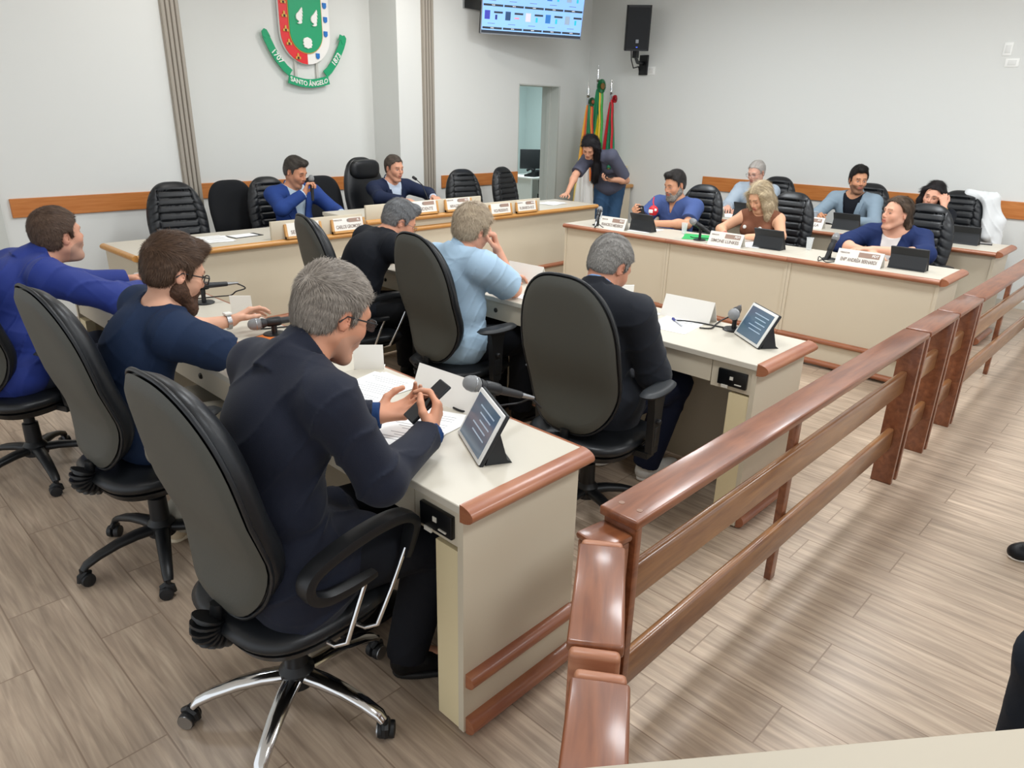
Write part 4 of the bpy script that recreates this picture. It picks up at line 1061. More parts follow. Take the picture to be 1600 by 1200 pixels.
def starbase(t,legm,r=.30,colz=.40,chrome=False,a0=0.,capm=BPLAS):
    for k in range(5):
        a=a0+k*2*PI/5; M=Matrix.Rotation(a,4,'Z')
        pts=[(.03,0,.135),(.10,0,.135),(.17,0,.125),(.24,0,.105),(.285,0,.085),(r,0,.068)]
        prof=[(.62,0),(.45,.8),(0,1.0),(-.45,.8),(-.62,0),(-.45,-.8),(0,-1.0),(.45,-.8)]
        l_=obj('leg',G().tube([M@V3(p) for p in pts],[.030,.028,.025,.022,.020,.017],prof=prof,up=(0,0,1)),legm,t,60)
        Mc=M@Matrix.Translation((r+.005,0,0))@Matrix.Rotation(.7+k*1.3,4,'Z')
        c_=obj('caster',G().lathe([(.010,-.026),(.024,-.024),(.026,-.018),(.026,-.006),(.02,-.003)],16,M=Mc@Matrix.Translation((0.012,0,.026))@Matrix.Rotation(PI/2,4,'X')).lathe([(.02,.003),(.026,.006),(.026,.018),(.024,.024),(.010,.026)],16,M=Mc@Matrix.Translation((.012,0,.026))@Matrix.Rotation(PI/2,4,'X')),mat('caster_rubber','1A1B1D',.5),t)
        obj('caster_hood',G().tube([Mc@V3((-.012,0,.022)),Mc@V3((-.008,0,.044)),Mc@V3((.012,0,.056)),Mc@V3((.03,0,.046))],[.012,.014,.014,.010],8).tube([Mc@V3((-.0,0,.05)),Mc@V3((-.0,0,.075))],.008,8),BPLAS,c_)
        if chrome:
            obj('wheel_ring',G().lathe([(.020,-.0275),(.0235,-.0275),(.0235,-.024),(.020,-.024)],16,M=Mc@Matrix.Translation((.012,0,.026))@Matrix.Rotation(PI/2,4,'X')),STEEL,c_)
    obj('hub_column',G().lathe([(.036,.10),(.052,.105),(.052,.155),(.036,.175),(.034,.27),(.024,.275),(.024,.33),(.015,.335),(.015,colz)],20),capm,t)
    obj('mechanism',G().box(-.14,.12,-.07,.07,colz-.01,colz+.035,bev=.012).tube([(.0,.06,colz),(.02,.22,colz-.01)],.007,8),BPLAS,t)
def task_chair(name,lab,arm,chrome,seatz=.47,loc=(0,0,0),rz=0,a0=0.,group='black swivel chairs at the session desks'):
    t=thing(name,lab,'chair',loc,rz,group)
    starbase(t,CHROME if chrome else BPLAS,chrome=chrome,colz=seatz-.10,a0=a0)
    cs=lambda v:-.03*max(0,v)**2*1.0+.012*v*v
    weld(obj('seat',pad(.50,.49,.030,.045,.02,seatz-.03,n=3.2,orient='seat',curve=lambda v:-.03*max(0,v)**3),LEATH,t,60))
    obj('seat_shell',pad(.46,.45,.004,.05,.02,seatz-.065,n=3.2,orient='seat',only=None),BPLAS,t,60)
    cv=lambda v:-.205 -.035*v +.045*(1-v*v)*0 -.045*(max(0,v)**2)+.035*math.exp(-((v+.45)/.35)**2)-.02*(v<-.75)*(abs(v)-.75)*4
    tp=lambda v:1-.14*max(0,v)**2-.10*max(0,-v)**2
    weld(obj('backrest',pad(.46,.68,.075,.012,0,.825,n=2.9,curve=cv,taper=tp),LEATH,t,60))
    bs=obj('back_shell',pad(.445,.665,.0,.028,-.012,.825,n=2.9,curve=cv,taper=tp,only=-1),GPLAS,t,60)
    pts=[]; 
    for j in range(61):
        a=2*PI*j/60; ca,sa=math.cos(a),math.sin(a); u=math.copysign(abs(ca)**(2/2.9),ca); v=math.copysign(abs(sa)**(2/2.9),sa)
        pts.append((cv(v)-.004,u*.23*tp(v)*1.0,.825+v*.34))
    obj('piping',G().tube(pts,.006,6,cap=False),LEATH,t,60)
    # bellows cover
    bl=G(); P0=V3((-.10,0,seatz-.075)); P1=V3((-.275,0,seatz-.07)); P2=V3((-.235,0,seatz+.005)); n=22
    for i in range(n):
        s_=i/(n-1); p=P0*(1-s_)**2+P1*2*s_*(1-s_)+P2*s_*s_; tg=(P1-P0)*(1-s_)+(P2-P1)*s_; tg.normalize()
        bl.tube([p-tg*.0035,p+tg*.0035],.042 if i%2 else .030,14,up=(0,1,0))
    obj('bellows_cover',bl,BPLAS,t,60)
    obj('back_bar',G().tube([P0,P0*.25+P1*.5+P2*.25,P2+V3((0.03,0,.03))],.02,8),BPLAS,t,60)
    for s_ in (-1,1):
        if arm=='loop':
            y=s_*.275
            pts=[(-.125,.70-.02,.0),(-.10,.695,0)]
            path=[(.10,.575),(.02,.572),(-.055,.578),(-.10,.605),(-.105,.645),(-.07,.675),(.02,.700),(.12,.712),(.20,.705),(.235,.675),(.225,.625),(.205,.575)]
            ar=obj('armrest',G().tube(*crv([(x,y,z) for x,z in path],[.010,.014,.016,.017,.018,.018,.018,.018,.018,.017,.015,.012]),prof=[(.75,1.3),(0,1.5),(-.75,1.3),(-.9,0),(-.75,-1.3),(0,-1.5),(.75,-1.3),(.9,0)],up=(0,0,1)),BPLAS,t,60)
            obj('arm_strut',G().tube([(.208,y,.60),(.155,y,.50),(.10,y*1.0,.405),(.08,y*.90,.392),(.06,y*.6,.392)],.0075,8).tube([(.075,y,.575),(.04,y,.50),(.0,y,.405),(-.02,y*.90,.392),(-.03,y*.6,.392)],.0075,8),CHROME if chrome else BPLAS,ar,60)
        elif arm=='tee':
            y=s_*.285
            ar=obj('armrest',pad(.085,.26,.018,.014,.04,.675,n=2.6,orient='seat',rings=6,seg=32,curve=lambda v:.008*v*v,M=Matrix.Translation((0,y,0))),mat('arm_pad','26292C',.5),t,60)
            obj('arm_post',G().prism([(-.015,.665),(.085,.665),(.07,.60),(.062,.44),(.055,.40),(.005,.40),(.0,.44),(-.005,.60)],y-.016,y+.016).box(.0,.06,min(y,s_*.12),max(y,s_*.12),.375,.402).box(.012,.048,y+s_*.015-.004,y+s_*.015+.010,.43,.52,bev=.004),BPLAS,ar,40)
            obj('arm_knob',G().lathe([(.012,0),(.012,.012),(.008,.016)],12,M=Matrix.Translation((.03,y+s_*.016,.545))@Matrix.Rotation(-s_*PI/2,4,'X')),BPLAS,ar,60)
    return t
def exec_chair(name,lab,loc,rz,ribs=9,arms=True,group='ribbed black leather armchairs',w_=.49,h_=.68,cz=.79):
    t=thing(name,lab,'chair',loc,rz,group); starbase(t,BPLAS,colz=.37)
    weld(obj('seat',pad(.52,.50,.05,.05,.02,.43,n=3.2,orient='seat'),LEATH,t,60))
    cv=lambda v:-.25-.05*v-.02*max(0,v)**2+.02*math.exp(-((v+.5)/.4)**2); tp=lambda v:1-.17*max(0,v)**1.6-.03*max(0,-v)
    obj('backrest',ribpad(w_,h_,.055,.055,cz,3.0,cv,tp,ribs),LEATH,t,50)
    obj('back_bar',G().box(-.33,-.26,-.04,.04,.36,.62).box(-.30,.0,-.04,.04,.34,.375),BPLAS,t)
    if arms:
        for s_ in (-1,1):
            y=s_*.295; path=[(.02,.40),(.14,.50),(.22,.60),(.22,.66),(.14,.69),(0,.69),(-.13,.67),(-.20,.63)]
            obj('armrest',G().tube(*crv([(x,y,z) for x,z in path],[.018,.020,.024,.030,.034,.034,.032,.024]),prof=[(.6,1),(-.6,1),(-.8,0),(-.6,-1),(.6,-1),(.8,0)],up=(0,0,1)),LEATH,t,60)
    return t
def plain_chair(name,lab,loc,rz,group='plain black fabric chairs at the head table'):
    t=thing(name,lab,'chair',loc,rz,group); starbase(t,BPLAS,colz=.37)
    weld(obj('seat',pad(.48,.47,.035,.04,.02,.44,n=3,orient='seat'),FABRK,t,60))
    cv=lambda v:-.24-.04*v+.03*math.exp(-((v+.4)/.4)**2); tp=lambda v:1-.12*max(0,v)**2
    weld(obj('backrest',pad(.46,.56,.03,.03,0,.82,n=3.4,curve=cv,taper=tp),FABRK,t,60)); obj('back_bar',G().box(-.29,-.25,-.03,.03,.38,.6).box(-.28,.0,-.03,.03,.36,.39),BPLAS,t)
    for s_ in (-1,1):
        y=s_*.27; path=[(-.08,.44),(-.12,.54),(-.10,.63),(-.02,.665),(.10,.66),(.17,.62),(.17,.54),(.12,.44)]
        obj('armrest',G().tube(*crv([(x,y,z) for x,z in path],[.018]*8),n=8),BPLAS,t,60)
    return t
a1=math.atan2(1.43-1.637,.55-.787)
def F(x,y): return (x,y,0)
c1=task_chair('swivel_chair','swivel chair with looped arms and a chrome star base under the navy-suited man','loop',True,loc=F(.79,1.62),rz=math.radians(3),a0=-2.50)
dup(c1,F(2.40,3.64),math.radians(-12),'grey-backed swivel chair with looped arms behind the man in a black tee','black swivel chairs at the session desks')
c2=task_chair('swivel_chair','grey-backed swivel chair under the bearded man in a navy tee','tee',False,loc=F(.82,2.72),rz=math.radians(4),a0=.55)
dup(c2,F(.66,3.86),math.radians(22),'black swivel chair under the man in the royal blue shirt, cut by the left edge','black swivel chairs at the session desks')
dup(c2,F(2.31,1.72),math.radians(6),'grey-backed swivel chair under the grey-haired man in a dark blazer','black swivel chairs at the session desks')
dup(c2,F(2.48,2.79),math.radians(-3),'grey-backed swivel chair under the man in the pale blue shirt','black swivel chairs at the session desks')
e1=exec_chair('ribbed_armchair','empty ribbed black armchair at the left end of the head table',F(2.42,6.06),math.radians(-97))
for (x,y,rz,lab) in ((3.38,6.14,-85,'ribbed black armchair behind the man in the blue suit'),(5.62,5.98,-100,'empty ribbed black armchair right of the president, nearer the ribbed pilaster'),(6.42,6.02,-80,'empty ribbed black armchair nearest the doorway'),
    (6.12,3.60,180,'ribbed black armchair behind the bearded man in a blue polo'),(6.15,2.74,178,'ribbed black armchair behind the blonde woman'),(6.20,1.66,176,'black armchair behind the woman in a navy cardigan'),
    (7.86,3.64,182,'ribbed black armchair behind the grey-haired man by the wall'),(7.90,2.66,180,'black armchair hidden behind the man in a light blue-grey blazer'),(7.84,1.80,178,'ribbed black armchair with a white coat over its back')):
    dup(e1,F(x,y),math.radians(rz),lab,'ribbed black leather armchairs')
p1=plain_chair('fabric_chair','plain black fabric chair left of the man in the blue suit',F(3.08,6.34),math.radians(-88))
dup(p1,F(4.00,6.34),math.radians(-95),'plain black fabric chair between the man in the blue suit and the president','plain black fabric chairs at the head table')
pc=exec_chair('president_chair','tall black leather chair with a headrest cushion behind the president',F(4.54,6.26),math.radians(-82),ribs=0,group=None,w_=.56,h_=.80,cz=.87)
weld(obj('headrest',pad(.40,.20,.05,.01,-.245,1.15,n=3.6,orient='back',rings=8,seg=40),LEATH,pc,60))
# ------------------------------------------------------------------ things on the desks
T_=.78
CABLE=mat('cable_black','1C1C1E',.5); GRIL=mat('mic_grille','A2A3A4',.45,metal=.3,bump=.8,bscale=900); MICB=mat('mic_body','2A2B2D',.4); TSCR=mat('tablet_screen','4E6478',.08,emis=.10,spec=.8); WBEZ=mat('tablet_bezel','E3E2DE',.3)
def tablet(lab,x,y,rz,z=T_,front=True,open_=.98,case='dark_case'):
    """local: screen faces -x ; stands on a folded cover"""
    t=thing('tablet',lab,'tablet',(x,y,z),rz,'tablets standing on the desks'); M=Matrix.Rotation(math.radians(28),4,'Y')
    cs=MATS[case]
    obj('folio_case',G().box(0.000,.012,-.122,.122,.0,.172,M=M,bev=.004),cs,t)
    obj('cover_stand',G().prism([(.02,0.001),(.10,.001),(.085,.012),(.060,.105),(.052,.10)],-.118,.118),cs,t)
    obj('tablet_bezel',G().box(-.006,.001,-.118,.118,.004,.168,M=M,bev=.003),WBEZ if front else BPLAS,t)
    s=obj('screen',G().box(-.0072,-.005,-.103,.103,.016,.156,M=M),TSCR,t,0)
    for k in range(5): 
        obj('text_line',G().box(-.0078,-.0071,-.08+(k%2)*.01,.05-(k%3)*.02,.13-k*.018,.134-k*.018,M=M),mat('screen_line','9FB2C4',.3,emis=.2),s,0)
    if not front:
        obj('white_label',G().box(.0118,.0128,-.085,-.073,.035,.075,M=M),WHITE,t,0)
    return t
def mic(lab,x,y,rz,z=T_,tilt=25,up=.10,back=.0):
    t=thing('microphone',lab,'microphone',(x,y,z),rz,'handheld microphones on desk stands')
    obj('stand_base',G().lathe([(.050,0),(.052,.004),(.047,.008),(.012,.010),(.011,.03),(.010,up-.03)],24),BPLAS,t)
    M=Matrix.Translation((0,0,up))@Matrix.Rotation(math.radians(-90+tilt)*1.0,4,'Y')   # local z -> -x tilted up
    obj('clip',G().tube([(0,0,up-.045),(0,0,up-.0)],.013,10).lathe([(.019,-.03),(.021,-.02),(.021,.02),(.018,.03)],16,M=M),BPLAS,t)
    b=obj('mic_body',G().lathe([(.011,-.125),(.012,-.12),(.017,.03),(.022,.045),(.022,.052)],20,M=M),MICB,t,60)
    obj('mic_grille',G().lathe([(.016,.050),(.0245,.060),(.0262,.072),(.0262,.078),(.0245,.092),(.018,.104),(.008,.110),(.001,.111)],20,M=M),GRIL,t,180)
    obj('grille_ring',G().lathe([(.0262,.073),(.0272,.074),(.0272,.077),(.0262,.078)],20,M=M),STEEL,t,60)
    e=M@V3((0,0,-.125)); dx=(M@V3((0,0,-.16))-e).normalized(); P=[e,e+dx*.04,e+dx*.09+V3((0,0,-.03)),V3((.17,.02,.035)),V3((.15,.07,.006)),V3((.05,.09,.005)),V3((-.04,.10,.005)),V3((-.06,.16,.005))]
    pts=[]
    for i in range(len(P)-1):
        for k in range(5):
            u=k/5; p0,p1,p2,p3=P[max(i-1,0)],P[i],P[i+1],P[min(i+2,len(P)-1)]
            pts.append(.5*((2*p1)+(p2-p0)*u+(2*p0-5*p1+4*p2-p3)*u*u+(-p0+3*p1-3*p2+p3)*u**3))
    for p in pts: p.z=max(p.z,.005)
    obj('cable',G().tube(pts,.0035,6),CABLE,t,60)
    obj('plug',G().tube([e-dx*.005,e+dx*.055],[.010,.006],10),STEEL,t,60)
    return t
def tent(lab,x,y,rz,w_=.30,h_=.105,z=T_,txt=None,mark=None,first='VEREADOR'):
    """folded acrylic name card, long side along local y, printed side faces +x... local x"""
    t=thing('name_card',lab,'name card',(x,y,z),rz,'white name cards on the session desks'); dp=.045
    g=G(); th=.003
    for s_ in (1,-1):
        g.add([(s_*dp,-w_/2,0),(s_*dp,w_/2,0),(0,w_/2,h_),(0,-w_/2,h_),(s_*(dp-th),-w_/2,0),(s_*(dp-th),w_/2,0),(-s_*th*.0,w_/2,h_-.006),(-s_*th*0,-w_/2,h_-.006)],[(0,1,2,3),(7,6,5,4),(0,3,7,4),(1,5,6,2),(0,4,5,1)])
    c=obj('card',g,ACRYL,t,0)
    if txt:
        a=math.atan2(dp,h_); M=frame_mat((dp/2+.0008*1,0,h_/2),(0,1,0),(-dp,0,h_))
        obj('printed_band',G().box(-.01,w_*.42,h_*.08,h_*.42,0,.001,M=M),BROWNI,c)
        sq=min(1,w_*.9/(len(txt)*.62*h_*.36)); text(txt,h_*.36,M@Matrix.Translation((0,-h_*.2,.0012)),INK,c,squeeze=sq,ext=.0003)
        text(first,h_*.13,M@Matrix.Translation((-w_*.34,h_*.28,.0012)),INK,c,ext=.0003)
        if mark: text(mark,h_*.24,M@Matrix.Translation((w_*.33,h_*.25,.0016)),WHITE,c,ext=.0004)
    return t
def squarecard(lab,x,y,rz,w_=.11,h_=.105,z=T_):
    t=thing('table_card',lab,'card',(x,y,z),rz,'small square cards on the session desks')
    M=Matrix.Rotation(math.radians(-8),4,'Y'); obj('panel',G().box(-.0015,.0015,-w_/2,w_/2,0,h_,M=M),ACRYL,t,0); obj('foot',G().box(-.0,.05,-w_/2,w_/2,0,.003),ACRYL,t,0)
    return t
def papers(lab,x,y,rz,w_=.21,l_=.297,z=T_,n=2,m_=PAPER,lines=True,group='loose papers on the desks'):
    t=thing('paper_sheets',lab,'papers',(x,y,z),rz,group)
    for k in range(n):
        M=Matrix.Rotation(.08*k*(-1)**k,4,'Z'); p=obj('sheet',G().box(-l_/2,l_/2,-w_/2,w_/2,.0006+k*.0012,.0014+k*.0012,M=M),m_,t,0)
    if lines:
        g=G()
        for k in range(14):
            if k in (3,9): continue
            g.box(l_/2-.04-k*.017,l_/2-.037-k*.017,-w_*.4,w_*(.4-.1*(k%3)),z0_:=.0014+(n-1)*.0012,z0_+.0003,M=Matrix.Rotation(.08*(n-1)*(-1)**(n-1),4,'Z'))
        obj('printed_lines',g,mat('print_grey','9A9A9E',.8),t,0)
    return t
def cup(lab,x,y,z=T_,h_=.085,r=.034):
    t=thing('plastic_cup',lab,'cup',(x,y,z),0,'clear plastic cups')
    obj('cup_wall',G().lathe([(r*.72,0),(r,h_),(r+.002,h_),(r+.002,h_-.003),(r-.001,h_-.003),(r*.72-.001,.002),(.001,.002)],24),mat('clear_plastic','F4F8FA',.08,alpha=.28,spec=.7),t)
    return t
tablet('tablet with a bright screen and white bezel beside the near microphone',1.30,1.415,-.48)
tablet('tablet with a white bezel at the railing end of the second row',2.97,1.373,-.66)
mic('microphone pointing at the man with the phone, cable looped on the desk',1.50,1.52,-.22,tilt=22,up=.115)
mic('microphone in front of the bearded man\'s face on the far part of the desk',1.47,3.60,-.15,tilt=2,up=.09)
mic('microphone near the raised hand of the bearded man, half hidden behind the navy suit',1.46,2.86,-.3,tilt=-2,up=.06)
mic('microphone behind the tablet in the second row',3.10,1.50,.35,tilt=4,up=.09)
tent('large white folded card in front of the man with the phone',1.515,1.745,.06,.30)
squarecard('small square white card between the bearded man and the navy suit',1.50,2.20,.85,.115)
squarecard('small square white card beyond the bearded man\'s hand',1.50,3.24,.85,.10)
squarecard('small square card beside the cups at the far end of the front row',1.50,4.22,.85,.10)
tent('white folded card behind the lined papers in the second row',3.12,1.76,.05,.27)
squarecard('small square white card to the right of the man in the dark blazer',3.12,2.16,.85,.10)
tent('white folded card past the elbow of the man in pale blue',3.12,2.88,.05,.27)
tent('white folded card in front of the man in the black tee',3.13,3.66,.2,.24)
papers('printed sheets under the phone of the man in the navy suit',1.29,1.64,.25,n=3)
papers('printed sheets on the front row beside the small square card',1.38,2.02,.1,n=3)
papers('lined sheet with a blue pen lying on it, second row',2.99,1.74,.12,n=1)
papers('white sheets beside the lined paper in the second row',2.95,2.02,-.1,n=2)
papers('white sheets on the desk before the man in pale blue',2.92,2.55,.1,n=2)
papers('white sheets under the reading man in the black tee',2.98,3.55,.2,n=2)
papers('loose papers on the left section of the head table',2.30,5.30,1.4,z=.80,n=3)
papers('stack of white papers under the hand of the standing woman',6.18,5.34,.2,z=.80,n=4,lines=False)
papers('white sheets in front of the bearded man in a blue polo',5.46,3.60,.1,n=2,lines=False)
papers('white sheets under the hands of the blonde woman',5.50,2.62,.2,n=2,lines=False)
t=papers('green folder on the desk between the polo man and the blonde woman',5.48,3.10,.5,n=2,m_=mat('green_card','2FAE5C',.6),lines=False); 
papers('white sheets before the grey-haired man by the wall',7.06,3.62,.1,n=2,lines=False,group='loose papers on the desks')
t=thing('brochure','orange leaflet with dark border beside the bearded man\'s arm','leaflet',(1.38,2.80,T_+.0),.25)
obj('border',G().box(-.11,.11,-.078,.078,.0,.004),mat('leaflet_brown','5A3A2A',.6),t,0); obj('cover',G().box(-.10,.10,-.07,.07,.003,.0048),mat('leaflet_orange','D9762F',.5),t,0)
t=thing('pen','blue ballpoint pen lying on the lined sheet','pen',(2.99,1.74,T_+.0068),.9)
obj('barrel',G().tube([(-.06,0,0),(.055,0,0)],.0042,8),mat('pen_grey','C5C7CC',.3),t); obj('cap',G().tube([(.03,0,0),(.075,0,0)],.0055,8),mat('pen_blue','1F2F86',.4),t)
t=thing('pen','silver pen lying near the large white folded card','pen',(1.44,1.80,T_+.005),-.9); obj('barrel',G().tube([(-.06,0,0),(.065,0,0)],.004,8),STEEL,t)
cup('clear plastic cup near the hand of the man in the royal blue shirt',1.38,4.16,h_=.075,r=.04); cup('second clear cup, left of the first on the far front-row desk',1.27,4.25)
cup('clear plastic cup left of the green folder',5.56,3.27,h_=.095,r=.027); cup('clear plastic cup between the black tablet and the microphone of the navy cardigan woman',5.64,2.20,h_=.095,r=.027)
cup('clear plastic cup at the far left end of the right-hand desks',5.56,4.20,h_=.09,r=.027)
t=thing('cable','thin black cable end lying beside the white folded card in the second row','cable',(3.02,1.70,T_+.004),0)
obj('cord',G().tube([(.03,.10,.002),(.0,.07,.002),(.0,.02,0.01),(.05,-.03,.002),(.07,-.14,.0),(.08,-.18,0)],.0035,6),CABLE,t,60)
# right-hand desks : cases seen from behind
for (x,y,rz,lab) in ((5.36,3.60,PI-.05,'closed-back black tablet in front of the polo man'),(5.40,2.44,PI-.02,'black tablet in front of the blonde woman'),(5.38,1.42,PI+.02,'black tablet beside the plate of the navy cardigan woman')):
    tablet(lab,x+.10,y,rz,front=False)
for (x,y,rz,lab) in ((7.00,3.46,PI,'black tablet before the grey-haired man by the wall'),(7.00,2.44,PI,'black tablet before the man in a light blue-grey blazer'),(6.98,1.46,PI,'black tablet at the railing end of the rear right desk')):
    tablet(lab,x+.10,y,rz,front=False)
mic('microphone at the far left end of the right-hand desks',5.36,4.06,PI+.5,tilt=28,up=.10)
mic('microphone left of the blonde woman\'s name card',5.36,3.00,PI+2.2,tilt=30,up=.11)
mic('microphone left of the navy cardigan woman\'s name card',5.36,1.93,PI-.2,tilt=62,up=.09)
tent('printed name card before the bearded man in a blue polo',5.31,3.84,PI,.28,.10,txt='FRANCISCO MEDEIROS',mark='PDT')
tent('printed name card reading SIMONE LUNKES',5.31,2.73,PI,.29,.10,txt='SIMONE LUNKES',mark='PDT')
tent('printed name card of the navy cardigan woman',5.31,1.70,PI,.31,.10,txt='ENFª ANDRÉIA BERNARDI',mark='PDT')
tent('printed name card before the grey-haired man by the wall',6.87,3.74,PI,.26,.10,txt='RODRIGUES',mark='MDB')
tent('printed name card reading PORTELLA',6.90,2.72,PI,.27,.10,txt='J. PORTELLA',mark='PT')
squarecard('narrow white card beside the tablet at the railing end of the rear desk',6.95,1.65,PI,.05)
t=thing('smartphone','dark phone lying flat at the end of the rear right desk','phone',(7.15,1.34,T_),.2); obj('phone_body',G().box(-.04,.04,-.075,.075,0,.009,bev=.003),SCRBL,t); obj('phone_screen',G().box(-.036,.036,-.07,.07,.0085,.0095),mat('phone_brown','4A3A30',.2),t,0)
t=thing('tablet_case','black box standing at the left end of the head table','case',(1.98,5.14,.80),.2); obj('case_front',G().box(-.12,.10,-.006,.006,0,.125,M=Matrix.Rotation(-.15,4,'X'),bev=.003),SCRBL,t); obj('case_foot',G().box(-.12,.10,0,.07,0,.01,bev=.002),SCRBL,t)
t=thing('clipboard','dark clipboard with papers beside the loose papers on the head table','clipboard',(2.55,5.32,.80),.1); obj('board',G().box(-.12,.12,-.07,.07,0,.004),SCRBL,t,0); obj('sheet',G().box(-.11,.08,-.06,.06,.004,.006),PAPER,t,0)

# ------------------------------------------------------------------ flags
def flag(lab,x,y,hgt,colf,topc,r0=.035,r1=.17,z1=.55,z0=None,phase=0,streams=()):
    t=thing('flag',lab,'flag',(x,y,0),0,'ceremonial flags in the corner')
    obj('stand',G().lathe([(.16,0),(.16,.02),(.13,.03),(.03,.05),(.025,.14)],24),mat('stand_wood','5A3B28',.4),t)
    obj('pole',G().tube([(0,0,.03),(0,0,hgt-.12)],.014,12),STEEL,t,60)
    obj('spear_tip',G().lathe([(.014,hgt-.15),(.026,hgt-.13),(.010,hgt-.11),(.022,hgt-.08),(.012,hgt-.03),(.001,hgt+.06)],12),CHROME,t,60)
    z0=z0 or hgt-.24; nu,nv=72,40; V=[];cols=[]
    for j in range(nv+1):
        v=j/nv; z=z0+(z1-z0)*v; r=r0+(r1-r0)*v**.8
        for i in range(nu):
            u=i/nu; a=2*PI*u+phase; rr=r*(.72+.20*math.sin(7*a+1.2*math.sin(3*v))+.08*math.sin(13*a+2))
            V.append((-.02+rr*math.cos(a),-.03+rr*math.sin(a)*.7,z)); cols.append(lin(colf(u,v))[:3])
    Q=np.array([[j*nu+i,j*nu+(i+1)%nu,(j+1)*nu+(i+1)%nu,(j+1)*nu+i] for j in range(nv) for i in range(nu)])
    me=npmesh('flag_cloth',np.array(V,F32),Q,np.array(cols,F32)); obj('flag_cloth',me,mat('flag_silk','000000',.6,vcol=True,sheen=.2),t,180)
    k=0
    for (c1,dx,w_) in streams:
        g=G(); n=16
        for i in range(n):
            v0,v1=i/n,(i+1)/n; zz0,zz1=z0+.03-(z0-z1)*v0*.75,z0+.03-(z0-z1)*v1*.75
            x0,x1=dx+(-.10)*v0+.006*math.sin(20*v0),dx+(-.10)*v1+.006*math.sin(20*v1); yy0,yy1=-.05-.14*v0**.8,-.05-.14*v1**.8
            g.add([(x0-w_/2,yy0,zz0),(x0+w_/2,yy0-.003,zz0),(x1+w_/2,yy1-.003,zz1),(x1-w_/2,yy1,zz1),(x0-w_/2,yy0+.002,zz0),(x0+w_/2,yy0-.001,zz0),(x1+w_/2,yy1-.001,zz1),(x1-w_/2,yy1+.002,zz1)],[(0,1,2,3),(7,6,5,4),(0,3,7,4),(1,5,6,2)])
        obj('streamer',g,mat('ribbon_'+c1,c1,.5),t,180)
    g=G(); R_=topc[1]; 
    g2=G()
    n=28; vs=[(0,-.075,hgt-.20)]
    for i in range(n*2): 
        a=PI*i/n; rr=R_*(1 if i%2 else .86); vs.append((rr*math.cos(a),-.07-.012*(i%2),hgt-.20+rr*math.sin(a)))
    vs2=[(x_,y_+.02,z_) for x_,y_,z_ in vs]; N_=len(vs)
    fs=[(0,1+i,1+(i+1)%(n*2)) for i in range(n*2)]+[(N_,N_+1+(i+1)%(n*2),N_+1+i) for i in range(n*2)]+[(1+i,N_+1+i,N_+1+(i+1)%(n*2),1+(i+1)%(n*2)) for i in range(n*2)]
    ro=obj('rosette',G().add(vs+vs2,fs),mat('ribbon_'+topc[0],topc[0],.5),t,0)
    obj('rosette_centre',G().lathe([(R_*.45,0),(R_*.45,.012),(R_*.2,.02)],18,M=Matrix.Translation((0,-.08,hgt-.20))@Matrix.Rotation(PI/2,4,'X')),mat('ribbon_'+topc[2],topc[2],.5),ro,60)
    return t
def c_city(u,v):
    du=((u-.905+.5)%1)-.5
    if v>.52: return 'EDEBE6' if du>-.14 else 'D9B83A'
    return 'D9A23A' if du<-.12 else ('D9702A' if du<-.04 else ('C93B2A' if du<.0 else ('1E7A4E' if du<.12 else '2E8A5E')))
def c_br(u,v):
    du=((u-.09+.5)%1)-.5
    a=abs(du)/.16; dv=abs(v-.55)/.36
    if a+dv<.98: return '2A3C86' if (a**2+(dv*1.2)**2)<.16 else 'F2D20E'
    return '138A55'
def c_rs(u,v):
    du=((u-.953+.5)%1)-.5
    return '138A5E' if du>-.06 else ('C9202C' if du>-.3 else 'E8C22A')
flag('leftmost flag, white and orange with a green top bow',7.93,6.30,2.10,c_city,('2E5A3A',.055,'8A4A2A'),phase=-1.9,r1=.20,streams=(('E07A2B',-.0,.03),('C8302C',.03,.02)))
flag('middle flag, green with a yellow rhombus and a large green rosette',8.17,6.34,2.30,c_br,('1E6B3F',.088,'7A5A2A'),phase=-2.5,r1=.20,streams=(('E8C23A',-.02,.035),('3FA845',.03,.04)))
flag('rightmost flag, green and red with a red bow',8.40,6.28,2.15,c_rs,('B0242C',.05,'8A1820'),phase=-2.2,r1=.19,streams=(('C9202C',-.04,.05),))

# ------------------------------------------------------------------ back room furniture
t=thing('office_desk','white office desk seen through the doorway','desk',(9.55,8.6,0)); obj('desk_top',G().box(-.55,.7,-.35,.35,.72,.75,bev=.003),WHITE,t); obj('side_panel',G().box(-.53,-.50,-.33,.33,0,.72),WHITE,t); obj('side_panel',G().box(.65,.68,-.33,.33,0,.72),WHITE,t); obj('back_panel',G().box(-.5,.65,.28,.30,.3,.72),WHITE,t)
t=thing('monitor','black computer monitor on the office desk in the back room','monitor',(9.52,8.66,.75),-.6); obj('display',G().box(-.26,.26,-.015,.015,.10,.42,bev=.005),SCRBL,t); obj('stand',G().box(-.02,.02,.0,.03,0,.2).box(-.10,.10,-.06,.08,0,.012),SCRBL,t)
t=thing('telephone','black desk telephone on the office desk','telephone',(9.20,8.42,.75),.2); obj('telephone_body',G().prism([(-.1,0),(.1,0),(.1,.03),(-.08,.09)],-.09,.09,ax='x'),BPLAS,t); obj('handset',G().tube([(-.05,-.07,.10),(-.05,.0,.125),(-.05,.07,.10)],[.022,.014,.022],8),BPLAS,t)
t=thing('printer','dark office machine beside the telephone in the back room','printer',(9.42,8.40,.75),.1); obj('machine_body',G().box(-.14,.14,-.12,.12,0,.10,bev=.01),SCRBL,t); obj('paper_tray',G().box(-.1,.1,-.16,-.11,.03,.05),STEEL,t)
